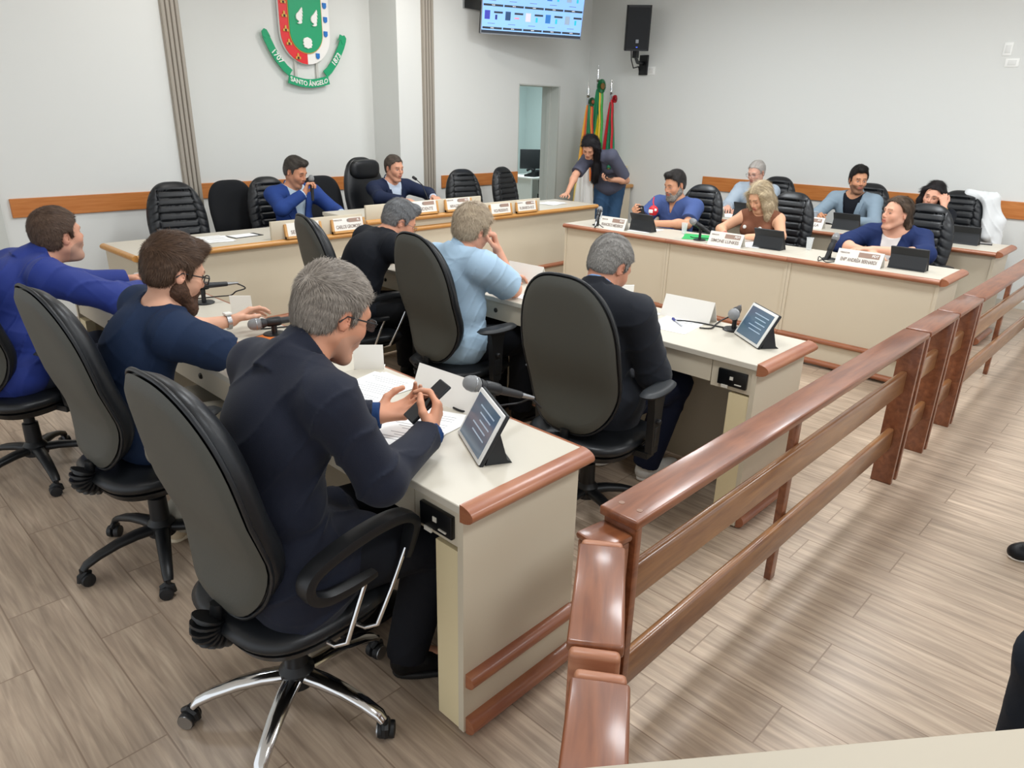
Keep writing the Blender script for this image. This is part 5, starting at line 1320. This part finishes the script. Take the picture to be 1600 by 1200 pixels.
t=thing('spray_bottle','clear pump bottle on the office desk','bottle',(9.58,8.33,.75)); obj('bottle_body',G().lathe([(.03,0),(.032,.01),(.032,.11),(.012,.13),(.012,.15)],16),mat('clear_plastic','F4F8FA',.08,alpha=.28),t); obj('pump',G().tube([(0,0,.15),(0,0,.18),(-.03,0,.18)],.006,8),WHITE,t)
t=thing('computer_cable','tangle of black cables hanging below the office desk','cable',(9.45,8.30,.4)); 
for k in range(4): obj('cord',G().tube([(-.2+.1*k,0,.30),(-.22+.1*k,-.03,.05),(-.1+.06*k,-.05,-.1+.03*k),(.05+.04*k,-.02,.02),(.1,0,.28)],.009,6),CABLE,t,60)
t=thing('computer_tower','dark computer tower under the office desk','computer',(9.75,8.5,0)); obj('tower_case',G().box(-.09,.09,-.2,.2,0,.42,bev=.006),SCRBL,t); obj('drive_bay',G().box(-.07,.07,-.205,-.199,.33,.37),STEEL,t)
# ------------------------------------------------------------------ people
def top(name,col,m_,**k): return dict(kind='top',name=name,col=col,mat=m_,**k)
def tr(col,m_,**k): return dict(kind='trousers',name='trousers',col=col,mat=m_,e=.004,fold=k.pop('fold',.005),**k)
def sh(col,m_,sole='101010',sm='black_sole'): return dict(kind='shoes',col=col,mat=m_,sole=sole,solemat=sm,rough=.4)
BLK=('glasses_black','101012',0)
# man in the navy suit, nearest
SKIN1='C98A6C'
p1_,I1=person('man in a dark navy suit and glasses looking down at his phone',(.75,1.60),0,dict(
    vox=.005,bvox=.0042,hvox=.0035,pel=(.05,0,.565),N=(.12,0,1.10),H=(.232,.0,1.212),ctrl=(-.03,0,.84),look=(2,-24,0),sw=.19,skin='CF9476',red='BE6A50',eyes=.2,brow='7A6A5A',stub='A8988C',stuba=.25,
    arms=dict(R=dict(w=(.445,-.135,.845),e=(.20,-.235,.83),d=(.55,.30,.60),n=(-.35,.85,.25),curl=(.75,.8,.5),thumb=.55),
              L=dict(w=(.41,.075,.85),e=(.22,.25,.84),d=(.88,-.42,.12),n=(.3,-.45,.75),curl=(.55,.6,.4),thumb=.2)),
    legs=dict(L=((.43,.13,.52),(.34,.19,.09),(.50,.20,.035)),R=((.44,-.16,.52),(.36,-.10,.09),(.50,-.19,.035))),
    hair=dict(kind='short',col='5E554D',col2='A89E92',side='8A8076',th=.010,top=.002,seed=2,n=26000,len=.020,sw=.0007,mess=.16,comb=(1,.25,.1)),
    glasses=BLK,ghalf=True,gw=.0022,
    wear=[top('shirt','1F3A66','shirt_blue',e=.004,collar=.036,fold=0,bulk=.006,neck=.060,cuff=-.012,vox=.0045),
          top('jacket','181C2A','suit_navy',e=.020,bulk=.014,collar=.040,collr=.072,copen=.55,fold=.009,seed=11,vee=(.40,.17),vx=.07,neck=.072,cuff=.012,hem=.16,tail=True,rough=.75,sheen=.25),
          tr('14161C','trouser_black',bulk=.018),sh('0C0C0D','shoe_black')]))
g=G(); 
jm=MATS['suit_navy']
# phone
ph=thing('smartphone','dark smartphone held in both hands by the man in the navy suit','phone',(1.245,1.535,.915),-.30)
Mp=Matrix.Rotation(math.radians(-38),4,'Y')
obj('phone_body',G().box(-.078,.078,-.037,.037,-.0045,.0045,M=Mp,bev=.003),SCRBL,ph); obj('phone_screen',G().box(-.074,.074,-.034,.034,.004,.0052,M=Mp),mat('phone_glass','10131C',.08,spec=.8),ph,0)
obj('camera_lens',G().lathe([(.006,-.006),(.006,-.004)],12,M=Mp@Matrix.Translation((.055,.02,0))),BPLAS,ph)

p2_,I2=person('bearded man in a navy blue tee and glasses leaning his forearms on the desk',(.80,2.72),0,dict(
    vox=.006,bvox=.0045,hvox=.004,pel=(.05,0,.565),N=(.15,-.03,1.015),H=(.195,-.05,1.148),ctrl=(-.05,0,.82),look=(4,-20,0),sw=.185,skin='D8A68B',eyes=.2,brow='3A2A20',
    arms=dict(R=dict(w=(.55,-.13,.825),e=(.345,-.20,.825),d=(.95,.25,.0),n=(0,0,-1),curl=(.2,.3,.2)),
              L=dict(w=(.53,.27,.84),e=(.31,.30,.835),d=(.9,.12,.25),n=(.2,-.5,-.8),curl=(.35,.45,.3),thumb=.5)),
    legs=dict(L=((.43,.14,.53),(.24,.24,.09),(.38,.28,.035)),R=((.43,-.10,.53),(.10,.06,.10),(.20,.12,.035))),
    hair=dict(kind='short',col='3A2A20',col2='5E4634',th=.013,top=.008,quiff=.006,seed=4,n=18000,len=.022,sw=.0008,mess=.2,comb=(1,.1,.1)),
    beard=dict(col='3A271C',col2='573B2A',th=.012,down=.018),glasses=BLK,gw=.0026,
    wear=[top('tee_shirt','1B2A44','tee_navy',e=.014,sleeve='short',bulk=.022,frac=.72,fold=.006,neck=.066),tr('A29C8E','trouser_khaki',bulk=.022),sh('C9B79A','sneaker_beige','D8CBB2','cream_sole')]))
w_=thing('wristwatch','silver wristwatch on the bearded man\'s wrist','watch',(.80+.515,2.72+.272,.84),0)
Mw=frame_mat((0,0,0),unit(np.array((.53,.27,.84))-np.array((.31,.30,.835))),(0,1,0))@Matrix.Rotation(PI/2,4,'Y')
obj('strap',G().lathe([(.0335,-.009),(.036,-.009),(.036,.009),(.0335,.009)],28,M=Mw),STEEL,w_,60); obj('watch_case',G().box(-.016,.016,-.016,.016,.030,.041,bev=.003),mat('watch_white','E4E2DA',.3),w_)

p3_,I3=person('heavyset man in a royal blue shirt at the far end of the front row',(.655,3.86),math.radians(6),dict(
    vox=.007,bvox=.005,hvox=.005,fat=.75,facefat=.5,N=(.185,0,1.02),H=(.29,-.01,1.135),ctrl=(-.08,0,.84),look=(12,5,0),sw=.205,skin='D09A80',eyes=.6,brow='5A4A3E',stub='8A7A70',stuba=.45,
    arms=dict(R=dict(w=(.62,-.02,.83),e=(.41,-.22,.85),d=(.9,.35,0),n=(0,0,-1)),L=dict(w=(.66,.22,.835),e=(.44,.24,.85),d=(.95,-.2,.05),n=(0,-.5,-.8),curl=(.6,.7,.5))),
    hair=dict(kind='short',col='43332A',col2='6B5546',th=.013,top=.0,seed=6,n=14000,len=.016,mess=.25),
    wear=[top('shirt','24357E','shirt_royal',e=.018,bulk=.022,collar=.034,collr=.082,cth=.009,fold=.009,neck=.076,vox=.0055,sheen=.2,rough=.6),tr('2A2E3A','trouser_dark',bulk=.02),sh('3A3A3A','shoe_dark')]))

q1_,J1=person('grey-haired man in a dark blazer bowing his head at the second row',(2.38,1.77),math.radians(2),dict(
    vox=.006,bvox=.005,hvox=.004,pel=(.03,0,.565),N=(-.01,0,1.01),H=(.07,.01,1.12),ctrl=(-.03,0,.80),look=(-8,-32,0),sw=.20,skin='C48A6E',eyes=.1,brow='7A726A',
    arms=dict(R=dict(w=(.28,-.08,.70),pole=(-.1,-.6,.3),d=(.8,.5,0),n=(.3,-.2,.8),curl=(.5,.6,.4)),L=dict(w=(.28,.10,.70),pole=(-.1,.6,.3),d=(.8,-.5,0),n=(.3,.2,.8),curl=(.5,.6,.4))),
    legs=dict(L=((.44,.12,.53),(.40,.20,.09),(.54,.20,.035)),R=((.47,-.14,.53),(.42,-.06,.09),(.57,-.10,.035))),
    hair=dict(kind='short',col='5C5854',col2='A6A29C',side='8E8A84',th=.011,top=.0,seed=8,n=12000,len=.012),
    wear=[top('shirt','7FA6D6','shirt_sky',e=.004,vox=.0048,collar=.040,collr=.060,fold=0,bulk=.004,neck=.060),
          top('blazer','1E2128','blazer_charcoal',e=.020,bulk=.018,collar=.030,collr=.072,copen=.5,fold=.008,vee=(.42,.17),vx=.07,neck=.076,hem=.13,tail=True,sheen=.3),
          tr('161C30','jeans_dark',bulk=.018),sh('DAD8D2','sneaker_white','E8E6E0','white_sole')]))
q2_,J2=person('man in a pale blue short-sleeved shirt with his chin on his hand, seen from behind',(2.455,2.79),math.radians(-2),dict(
    vox=.0052,bvox=.005,hvox=.004,pel=(.02,0,.565),fat=.25,N=(.05,.01,1.02),H=(.125,-.01,1.145),ctrl=(.0,0,.82),look=(2,-14,4),sw=.195,skin='D29A80',eyes=.4,brow='9A8468',
    arms=dict(R=dict(w=(.25,-.075,1.035),e=(.30,-.155,.83),d=(-.25,.15,.95),n=(-.8,.5,0),curl=(.9,1.0,.6)),L=dict(w=(.48,.13,.83),pole=(.3,.6,.4),d=(.95,-.2,0),n=(0,0,-1))),
    hair=dict(kind='short',col='8E7B66',col2='CDBCA2',th=.016,top=.002,seed=10,n=13000,len=.026,mess=.35),
    wear=[top('shirt','A5BFD4','shirt_paleblue',e=.018,sleeve='short',bulk=.028,frac=.80,collar=.022,fold=.0065,neck=.07,ff=1.25),tr('15161B','trouser_black',bulk=.02),sh('111111','shoe_black')]))
q3_,J3=person('grey-haired man in a black tee and thin glasses bent over his papers',(2.43,3.68),math.radians(-8),dict(
    vox=.006,bvox=.005,hvox=.004,fat=.2,N=(.225,.0,.985),H=(.325,.0,1.075),ctrl=(-.02,0,.83),look=(-10,-28,0),sw=.195,skin='CE957A',eyes=.2,brow='5A4A40',stub='8A7A70',stuba=.3,
    arms=dict(R=dict(w=(.56,-.12,.83),e=(.38,-.26,.82),d=(.9,.4,0),n=(0,0,-1)),L=dict(w=(.60,.14,.83),e=(.42,.26,.83),d=(.9,-.4,0),n=(0,0,-1))),
    hair=dict(kind='short',col='4A4A4A',col2='8E9092',side='857F7A',th=.010,top=.008,quiff=.012,seed=12,n=11000,len=.016),
    glasses=('glasses_thin','6A6668',1),gw=.0013,
    wear=[top('tee_shirt','14171E','tee_black',e=.015,sleeve='short',bulk=.024,frac=.80,fold=.0055,neck=.068),tr('101114','trouser_coal',bulk=.02),sh('111111','shoe_black')]))

# right-hand desks (facing -x)
r1_,K1=person('bearded man in a blue polo shirt seated at the right-hand desks, looking at a phone',(6.06,3.66),PI,dict(
    N=(.03,0,.985),H=(.085,.0,1.135),look=(-14,-14,0),sw=.195,fat=.2,skin='CF9878',eyes=.3,brow='2E2622',
    arms=dict(R=dict(w=(.36,-.22,.86),e=(.24,-.25,.80),d=(.75,.3,.5),n=(-.3,.6,.5),curl=(.8,.9,.6)),L=dict(w=(.46,.02,.825),e=(.22,.25,.82),d=(.8,-.6,0),n=(0,0,-1),curl=(.5,.6,.4))),
    hair=dict(kind='short',col='1E1C1B',col2='3E3A38',side='5A5856',th=.012,top=.006,quiff=.008,seed=14),
    beard=dict(col='5A544E',col2='A8A29A',th=.006,down=.008),
    wear=[top('polo_shirt','46598C','polo_blue',e=.014,sleeve='short',bulk=.022,frac=.78,collar=.030,copen=.85,fold=.004,vee=(.78,.30),lapel=False,neck=.064),tr('20242E','trouser_dark2'),sh('111111','shoe_black')]))
ph=thing('smartphone','phone propped up in the hand of the bearded man in the polo','phone',(5.66,3.80,.90),PI); obj('phone_body',G().box(-.005,.005,-.038,.038,-.07,.07,M=Matrix.Rotation(.4,4,'Y'),bev=.002),SCRBL,ph)
obj('camera_lens',G().lathe([(.008,.005),(.008,.008)],12,M=Matrix.Rotation(.4,4,'Y')@Matrix.Translation((0,.02,.05))@Matrix.Rotation(PI/2,4,'Y')),STEEL,ph)
ks=thing('lanyard_badge','red and white lanyard ball hanging from the fist of the man in the polo','lanyard',(5.68,3.68,.93)); obj('red_bundle',G().lathe([(.001,-.05),(.03,-.04),(.045,-.01),(.04,.02),(.02,.04),(.001,.045)],12),mat('lanyard_red','C82630',.5),ks,30); 
obj('white_spots',G().box(-.05,-.035,-.02,.02,-.02,.01,bev=.004).box(-.035,-.02,-.05,-.03,.0,.02,bev=.004),WHITE,ks); obj('cord',G().tube([(0,0,.04),(.06,.05,.07),(.13,.09,.10)],.006,6),MATS['lanyard_red'],ks)
HL_W=([-.14,-.05,-.02,.0,.02,.045,.06,.078,.12],[-.06,-.05,-.02,-.01,.0,.05,.078,.09,.096])
r2_,K2=person('woman with long blonde hair in a sleeveless brown top, writing',(6.06,2.80),PI,dict(
    fem=True,sc=.95,N=(.05,0,.965),H=(.115,.0,1.105),look=(-16,-30,0),sw=.165,skin='DDA988',eyes=.15,brow='6A5040',lip='C0605A',
    arms=dict(R=dict(w=(.44,-.12,.82),e=(.23,-.27,.82),d=(.9,.3,0),n=(0,.2,-1),curl=(.6,.8,.5)),L=dict(w=(.45,.10,.82),e=(.20,.27,.82),d=(.9,-.3,0),n=(0,0,-1),curl=(.3,.3,.3))),
    hair=dict(kind='long',long=True,col='8A7660',col2='D8C6A2',th=.014,top=.002,seed=16,line=HL_W,len=.055,mess=.07,lift=.06,n=9000,
       locks=[([(.05,-.075,.06),(.055,-.088,-.04),(.05,-.088,-.14),(.06,-.075,-.24),(.07,-.06,-.30)],.022,.016,.02),([(.0,-.08,.05),(.0,-.09,-.06),(-.01,-.09,-.16),(.02,-.09,-.26)],.028,.018,.03),
              ([(.05,.075,.06),(.055,.088,-.04),(.06,.085,-.14),(.07,.075,-.26),(.08,.06,-.36)],.024,.020,.02),([(.0,.08,.05),(.0,.09,-.06),(.02,.09,-.18),(.05,.08,-.30)],.030,.02,.03),
              ([(-.06,.0,.05),(-.09,0,-.08),(-.10,0,-.2)],.06,.05,.05)]),
    wear=[top('sleeveless_top','7A4E3A','top_brown',e=.008,sleeve='none',fold=.003,neck=.07),tr('20242E','trouser_dark2'),sh('111111','shoe_black')]))
for y in (-1,1):
    b=thing('brooch','white flower brooch on the blonde woman\'s brown top, %s of the two'%('left' if y<0 else 'right'),'brooch',(6.06-.185,2.80-y*.07,.86),PI)
    obj('petals',G().lathe([(.016,0),(.016,.006),(.006,.009)],8,M=Matrix.Rotation(PI/2,4,'Y')),WHITE,b)
r3_,K3=person('woman in a navy cardigan with arms folded on the desk, looking away to the left',(6.10,1.72),PI,dict(
    fem=True,sc=1.0,fat=.65,facefat=.0,N=(.04,.0,.935),H=(.105,.0,1.075),look=(-34,6,0),sw=.19,skin='DDA78C',eyes=.6,brow='7A5A48',lip='B86258',
    arms=dict(R=dict(w=(.52,.0,.83),e=(.30,-.30,.83),d=(.7,.7,0),n=(0,0,-1),curl=(.2,.2,.2)),L=dict(w=(.50,.0,.855),e=(.28,.30,.83),d=(.6,-.8,0),n=(0,0,-1),curl=(.2,.25,.2))),
    hair=dict(kind='long',long=True,col='2E2520',col2='6A5644',th=.010,top=.0,seed=18,len=.04,mess=.08,lift=.05,n=7000,line=([-.14,-.05,-.03,-.02,.0,.012,.03,.05,.065,.08,.12],[-.07,-.06,-.03,.012,.03,.02,.05,.078,.09,.096,.1]),
       locks=[([(-.07,0,.0),(-.10,.0,-.04),(-.11,.01,-.09),(-.10,.02,-.14)],.045,.022,.04),([(-.06,.04,-.02),(-.09,.05,-.07),(-.08,.05,-.11)],.02,.012,.02)]),
    wear=[top('white_top','E4DEDA','top_white',e=.004,sleeve='none',fold=0,neck=.085),top('cardigan','1D2C56','cardigan_navy',e=.016,bulk=.016,sleeve='elbow',fold=.006,vee=(.30,.26),lapel=False,neck=.085,frac=.9),tr('20242E','trouser_dark2'),sh('111111','shoe_black')]))
# rear right desks
r4_,K4=person('older man with thin grey hair in a light shirt, behind the blonde woman',(7.76,3.70),PI,dict(
    vox=.008,bvox=.0055,N=(.03,0,1.03),H=(.08,0,1.18),look=(-8,-16,0),skin='D8A690',eyes=.2,brow='A09890',
    arms=dict(R=dict(w=(.44,-.10,.83),pole=(.1,-.5,.5),d=(.9,.3,0),n=(0,0,-1)),L=dict(w=(.44,.10,.83),pole=(.1,.5,.5),d=(.9,-.3,0),n=(0,0,-1))),
    hair=dict(kind='short',col='A8A19A',col2='CFCAC4',th=.007,top=-.002,seed=20),glasses=('glasses_thin','6A6668',1),gw=.0013,
    wear=[top('shirt','A9B6C2','shirt_greyblue',e=.015,bulk=.022,collar=.03,fold=.005,neck=.066),tr('20242E','trouser_dark2'),sh('111111','shoe_black')]))
r5_,K5=person('young man in a light blue-grey blazer over a black tee',(7.76,2.64),PI,dict(
    vox=.008,bvox=.0055,N=(.04,0,1.02),H=(.085,.02,1.18),look=(38,-4,0),sw=.20,skin='C8906E',eyes=.5,brow='1E1816',stub='3A2E28',stuba=.6,
    arms=dict(R=dict(w=(.44,-.16,.83),pole=(.1,-.7,.5),d=(.9,.2,.3),n=(0,.6,-.6),curl=(.8,.8,.5)),L=dict(w=(.42,.14,.83),pole=(.1,.7,.5),d=(.8,-.5,0),n=(0,0,-1))),
    hair=dict(kind='short',col='121010',col2='2A2624',th=.014,top=.012,quiff=.016,seed=22),
    wear=[top('tee_shirt','14171E','tee_black',e=.004,bulk=.002,fold=0,sleeve='short',neck=.068),top('blazer','8698A6','blazer_lightblue',e=.018,bulk=.012,collar=.030,collr=.074,copen=.45,fold=.005,vee=(.10,.20),neck=.08),tr('20242E','trouser_dark2'),sh('111111','shoe_black')]))
r6_,K6=person('smiling dark-haired woman in a black tee with her hand at her forehead',(7.72,1.92),PI,dict(
    vox=.008,bvox=.0055,fem=True,sc=.95,N=(.07,0,.96),H=(.13,.015,1.10),look=(4,-12,-12),sw=.17,skin='DDA68C',eyes=.3,brow='2A1E1A',lip='C05858',
    arms=dict(R=dict(w=(.42,-.12,.83),pole=(.1,-.6,.5),d=(.9,.3,0),n=(0,0,-1)),L=dict(w=(.21,.145,1.03),e=(.26,.19,.83),d=(-.1,-.30,.95),n=(-.7,-.3,0),curl=(.9,.9,.5))),
    hair=dict(kind='long',long=True,col='0E0C0D',col2='262022',th=.014,top=.002,seed=24,line=HL_W,len=.05,mess=.07,lift=.05,n=7000,
       locks=[([(.02,-.08,.05),(.02,-.09,-.06),(.0,-.09,-.16)],.03,.02,.03),([(.0,.08,.05),(.0,.09,-.06),(-.02,.09,-.18)],.032,.02,.03),([(-.06,.0,.05),(-.08,0,-.08),(-.10,0,-.2)],.065,.05,.05)]),
    wear=[top('tee_shirt','14171E','tee_black',e=.010,sleeve='short',bulk=.012,fold=.003,neck=.075),tr('20242E','trouser_dark2'),sh('111111','shoe_black')]))
b=thing('bracelet','gold bracelet on the raised wrist of the smiling woman','bracelet',(7.72-.215,1.92-.148,1.005)); obj('band',G().lathe([(.031,-.008),(.034,-.008),(.034,.008),(.031,.008)],24),mat('gold','C9A24A',.3,metal=1),b,60)
# white coat on the chair back
s=SDF()
for p_,q_,r1_,r2_ in (((-.30,-.02,1.10),(-.30,.17,1.07),.05,.055),((-.30,.17,1.06),(-.31,.26,.86),.055,.06),((-.31,.26,.86),(-.30,.27,.58),.06,.075),((-.36,.05,1.06),(-.38,.12,.60),.05,.07),((-.25,.16,1.05),(-.21,.22,.74),.04,.045),((-.36,.16,1.03),(-.38,.22,.60),.055,.07)):
    s.rc(p_,q_,r1_,r2_,.06)
Vc,Qc=surface(s,.008,folds(.010,4,1.0)); t=tag(obj('white_coat',npmesh('white_coat',Vc,Qc),mat('coat_white','E2E4E4',.8),None,180),'white coat draped over the black chair behind the smiling woman','coat'); t.location=(7.86,1.72,0); t.rotation_euler=(0,0,math.radians(178))
t=thing('plastic_cup','light grey cup in the hand of the man in the light blue-grey blazer','cup',(7.22,2.82,.80)); obj('cup_wall',G().lathe([(.028,0),(.036,.09),(.038,.09),(.038,.095),(.0,.096)],20),mat('cup_grey','9FA9B4',.4),t)
# head table (facing -y)
s1_,L1=person('man in a blue suit speaking into a handheld microphone at the head table',(3.42,6.10),-PI/2,dict(
    vox=.0075,bvox=.0055,N=(.03,0,1.04),H=(.085,.0,1.19),look=(24,-20,0),sw=.205,fat=.2,skin='C98F70',eyes=.15,brow='2E2622',stub='8A7060',stuba=.25,
    arms=dict(R=dict(w=(.265,-.03,1.03),e=(.22,-.235,.90),d=(.1,.45,.85),n=(.5,.7,0),curl=(1.0,1.1,.7),thumb=.6),L=dict(w=(.46,.22,.85),pole=(.1,.7,.5),d=(.9,-.1,0),n=(0,0,-1))),
    hair=dict(kind='short',col='2A2522',col2='565049',side='6A6460',th=.012,top=.006,quiff=.008,seed=26),
    wear=[top('shirt','B9CBD9','shirt_light',e=.004,vox=.0048,collar=.034,copen=.8,fold=0,bulk=.004,neck=.062),top('suit_jacket','27407E','suit_blue',e=.018,bulk=.012,collar=.030,collr=.072,copen=.5,fold=.005,vee=(.12,.19),neck=.074,cuff=.02),tr('1D2C56','trouser_navy'),sh('111111','shoe_black')]))
m_=thing('microphone','handheld microphone at the mouth of the man in the blue suit','microphone',(3.42+.045,6.10-.275,1.10)); Mm=frame_mat((0,0,0),(1,0,0),(0,.94,-.3))
obj('mic_body',G().lathe([(.012,-.14),(.017,.0),(.022,.02),(.022,.03)],16),MICB,m_,60); obj('mic_grille',G().lathe([(.016,.028),(.025,.04),(.026,.055),(.022,.07),(.010,.082),(.001,.084)],16),GRIL,m_,180)
s2_,L2=person('president in a dark navy suit leaning toward a gooseneck microphone at the head table',(4.56,6.16),-PI/2,dict(
    vox=.0075,bvox=.0055,N=(.03,0,1.03),H=(.09,.0,1.18),look=(4,-6,0),sw=.21,fat=.35,skin='D39A7E',eyes=.4,brow='5A4A40',
    arms=dict(R=dict(w=(.46,-.20,.92),e=(.24,-.30,.93),d=(.9,.3,0),n=(0,0,-1)),L=dict(w=(.46,.20,.92),e=(.24,.32,.93),d=(.9,-.3,0),n=(0,0,-1))),
    hair=dict(kind='short',col='3A302A',col2='6E6258',th=.008,top=.0,seed=28,bald=0),
    wear=[top('shirt','C3CFDF','shirt_stripe',e=.004,vox=.0048,collar=.034,copen=.8,fold=0,bulk=.004,neck=.062),top('suit_jacket','1E2740','suit_dark',e=.018,bulk=.012,collar=.030,collr=.072,copen=.5,fold=.005,vee=(.12,.19),neck=.074),tr('1E2740','trouser_suit'),sh('111111','shoe_black')]))
m_=thing('gooseneck_microphone','slim gooseneck microphone in front of the president','microphone',(4.58,5.55,.885)); obj('base',G().box(-.05,.05,-.04,.04,0,.02,bev=.005),BPLAS,m_); obj('gooseneck',G().tube([(0,0,.02),(-.01,.04,.10),(.0,.10,.17),(.02,.22,.215)],.0045,8),BPLAS,m_,60); obj('foam_head',G().tube([(.02,.22,.215),(.025,.27,.23)],[.014,.015],12),MICB,m_,60)
# standing woman
sw_,LW=person('standing woman with long black hair and a grey polo shirt at the head table',(7.42,5.50),math.radians(214),dict(
    stand=True,fem=True,fat=.2,sc=1.0,pel=(-.02,.02,.93),N=(.29,-.13,1.28),H=(.42,-.23,1.38),ctrl=(.02,-.02,1.18),look=(-10,-42,-6),sw=.155,skin='D8A184',eyes=.2,brow='1E1614',
    arms=dict(R=dict(w=(.58,-.45,.86),e=(.38,-.38,1.06),d=(.95,-.25,-.1),n=(0,0,-1),curl=(.1,.15,.1),spread=.15),L=dict(w=(.36,.03,1.02),e=(.12,.22,1.0),d=(.6,-.7,.1),n=(.2,.1,.9),curl=(.6,.7,.4))),
    hair=dict(kind='long',long=True,col='0B0A0C',col2='1E1A1E',th=.016,top=.004,seed=30,line=HL_W,len=.06,mess=.06,lift=.05,n=9000,
       locks=[([(.04,.08,.05),(.02,.095,-.05),(.0,.10,-.14),(.10,.10,-.26),(.16,.08,-.36)],.030,.03,.03),([(-.02,.08,.05),(-.05,.09,-.04),(-.04,.11,-.14),(.06,.12,-.28),(.10,.10,-.40)],.035,.025,.03),([(.02,.07,.0),(.03,.09,-.1),(.07,.09,-.2),(.13,.085,-.30)],.03,.028,.03),
              ([(-.07,.03,.05),(-.11,.04,-.03),(-.13,.05,-.12),(-.13,.06,-.20)],.05,.03,.05)]),
    wear=[top('polo_shirt','565868','polo_grey',e=.014,sleeve='short',bulk=.020,frac=.85,collar=.028,copen=.8,fold=.004,neck=.064,vee=(.80,.2),lapel=False,hem=.0),tr('33506F','jeans_blue',bulk=.016),sh('2A2A2A','shoe_dark')]))
ph=thing('smartphone','phone lying on the open palm of the standing woman','phone',(7.11,5.26,1.055),.3); obj('phone_body',G().box(-.075,.075,-.037,.037,-.004,.004,bev=.002),SCRBL,ph)
F2=LW['fr'](.76); pc_=LW['bz'](.80)+F2[0]*.118+F2[1]*.10
Mb=frame_mat(pc_,F2[1],F2[2])
em=obj('polo_emblem',G().lathe([(.024,-.02),(.024,.012),(.001,.013)],16,M=Mb@Matrix.Scale(1.25,4,(0,1,0))),mat('emblem_green','2F7A55',.6),sw_,60); obj('emblem_centre',G().lathe([(.012,.012),(.012,.015),(.001,.0155)],12,M=Mb),mat('emblem_gold','C9B060',.6),em,60)
# partly visible people at the right edge
v1_,M1=person('seated person cut by the bottom right corner, only a dark trouser knee showing',(2.07,-.43),math.radians(130),dict(
    vox=.012,bvox=.009,hvox=.01,N=(-.02,0,1.05),H=(.02,0,1.21),look=(0,-5,0),skin='C98F70',
    arms=dict(R=dict(w=(.3,-.15,.66),pole=(-.3,-.5,.7)),L=dict(w=(.3,.15,.66),pole=(-.3,.5,.7))),hair=dict(kind='short',col='2A2522',col2='3A3430'),
    wear=[top('tee_shirt','14171E','tee_black',e=.014,fold=0,sleeve='short'),tr('1B222C','jeans_black',bulk=.035,fold=.004),sh('17181B','canvas_shoe','E6E6E4','white_sole')]))
v2_,M2=person('standing person beyond the right edge, only the toe of a black and white sneaker showing',(3.46,.015),math.radians(150),dict(
    stand=True,vox=.012,bvox=.009,hvox=.01,pel=(0,0,.93),N=(.02,0,1.43),H=(.05,0,1.60),look=(0,-5,0),skin='C98F70',
    arms=dict(R=dict(w=(.08,-.25,.85),pole=(-.3,-.3,1.1)),L=dict(w=(.08,.25,.85),pole=(-.3,.3,1.1))),hair=dict(kind='short',col='2A2522',col2='3A3430'),
    wear=[top('tee_shirt','14171E','tee_black',e=.014,fold=0,sleeve='short'),tr('1B222C','jeans_black',bulk=.02,fold=.004),sh('17181B','canvas_shoe','E6E6E4','white_sole')]))

dup(p1,(2.11,-.48,0),math.radians(130),'fabric chair under the person cut by the bottom right corner')
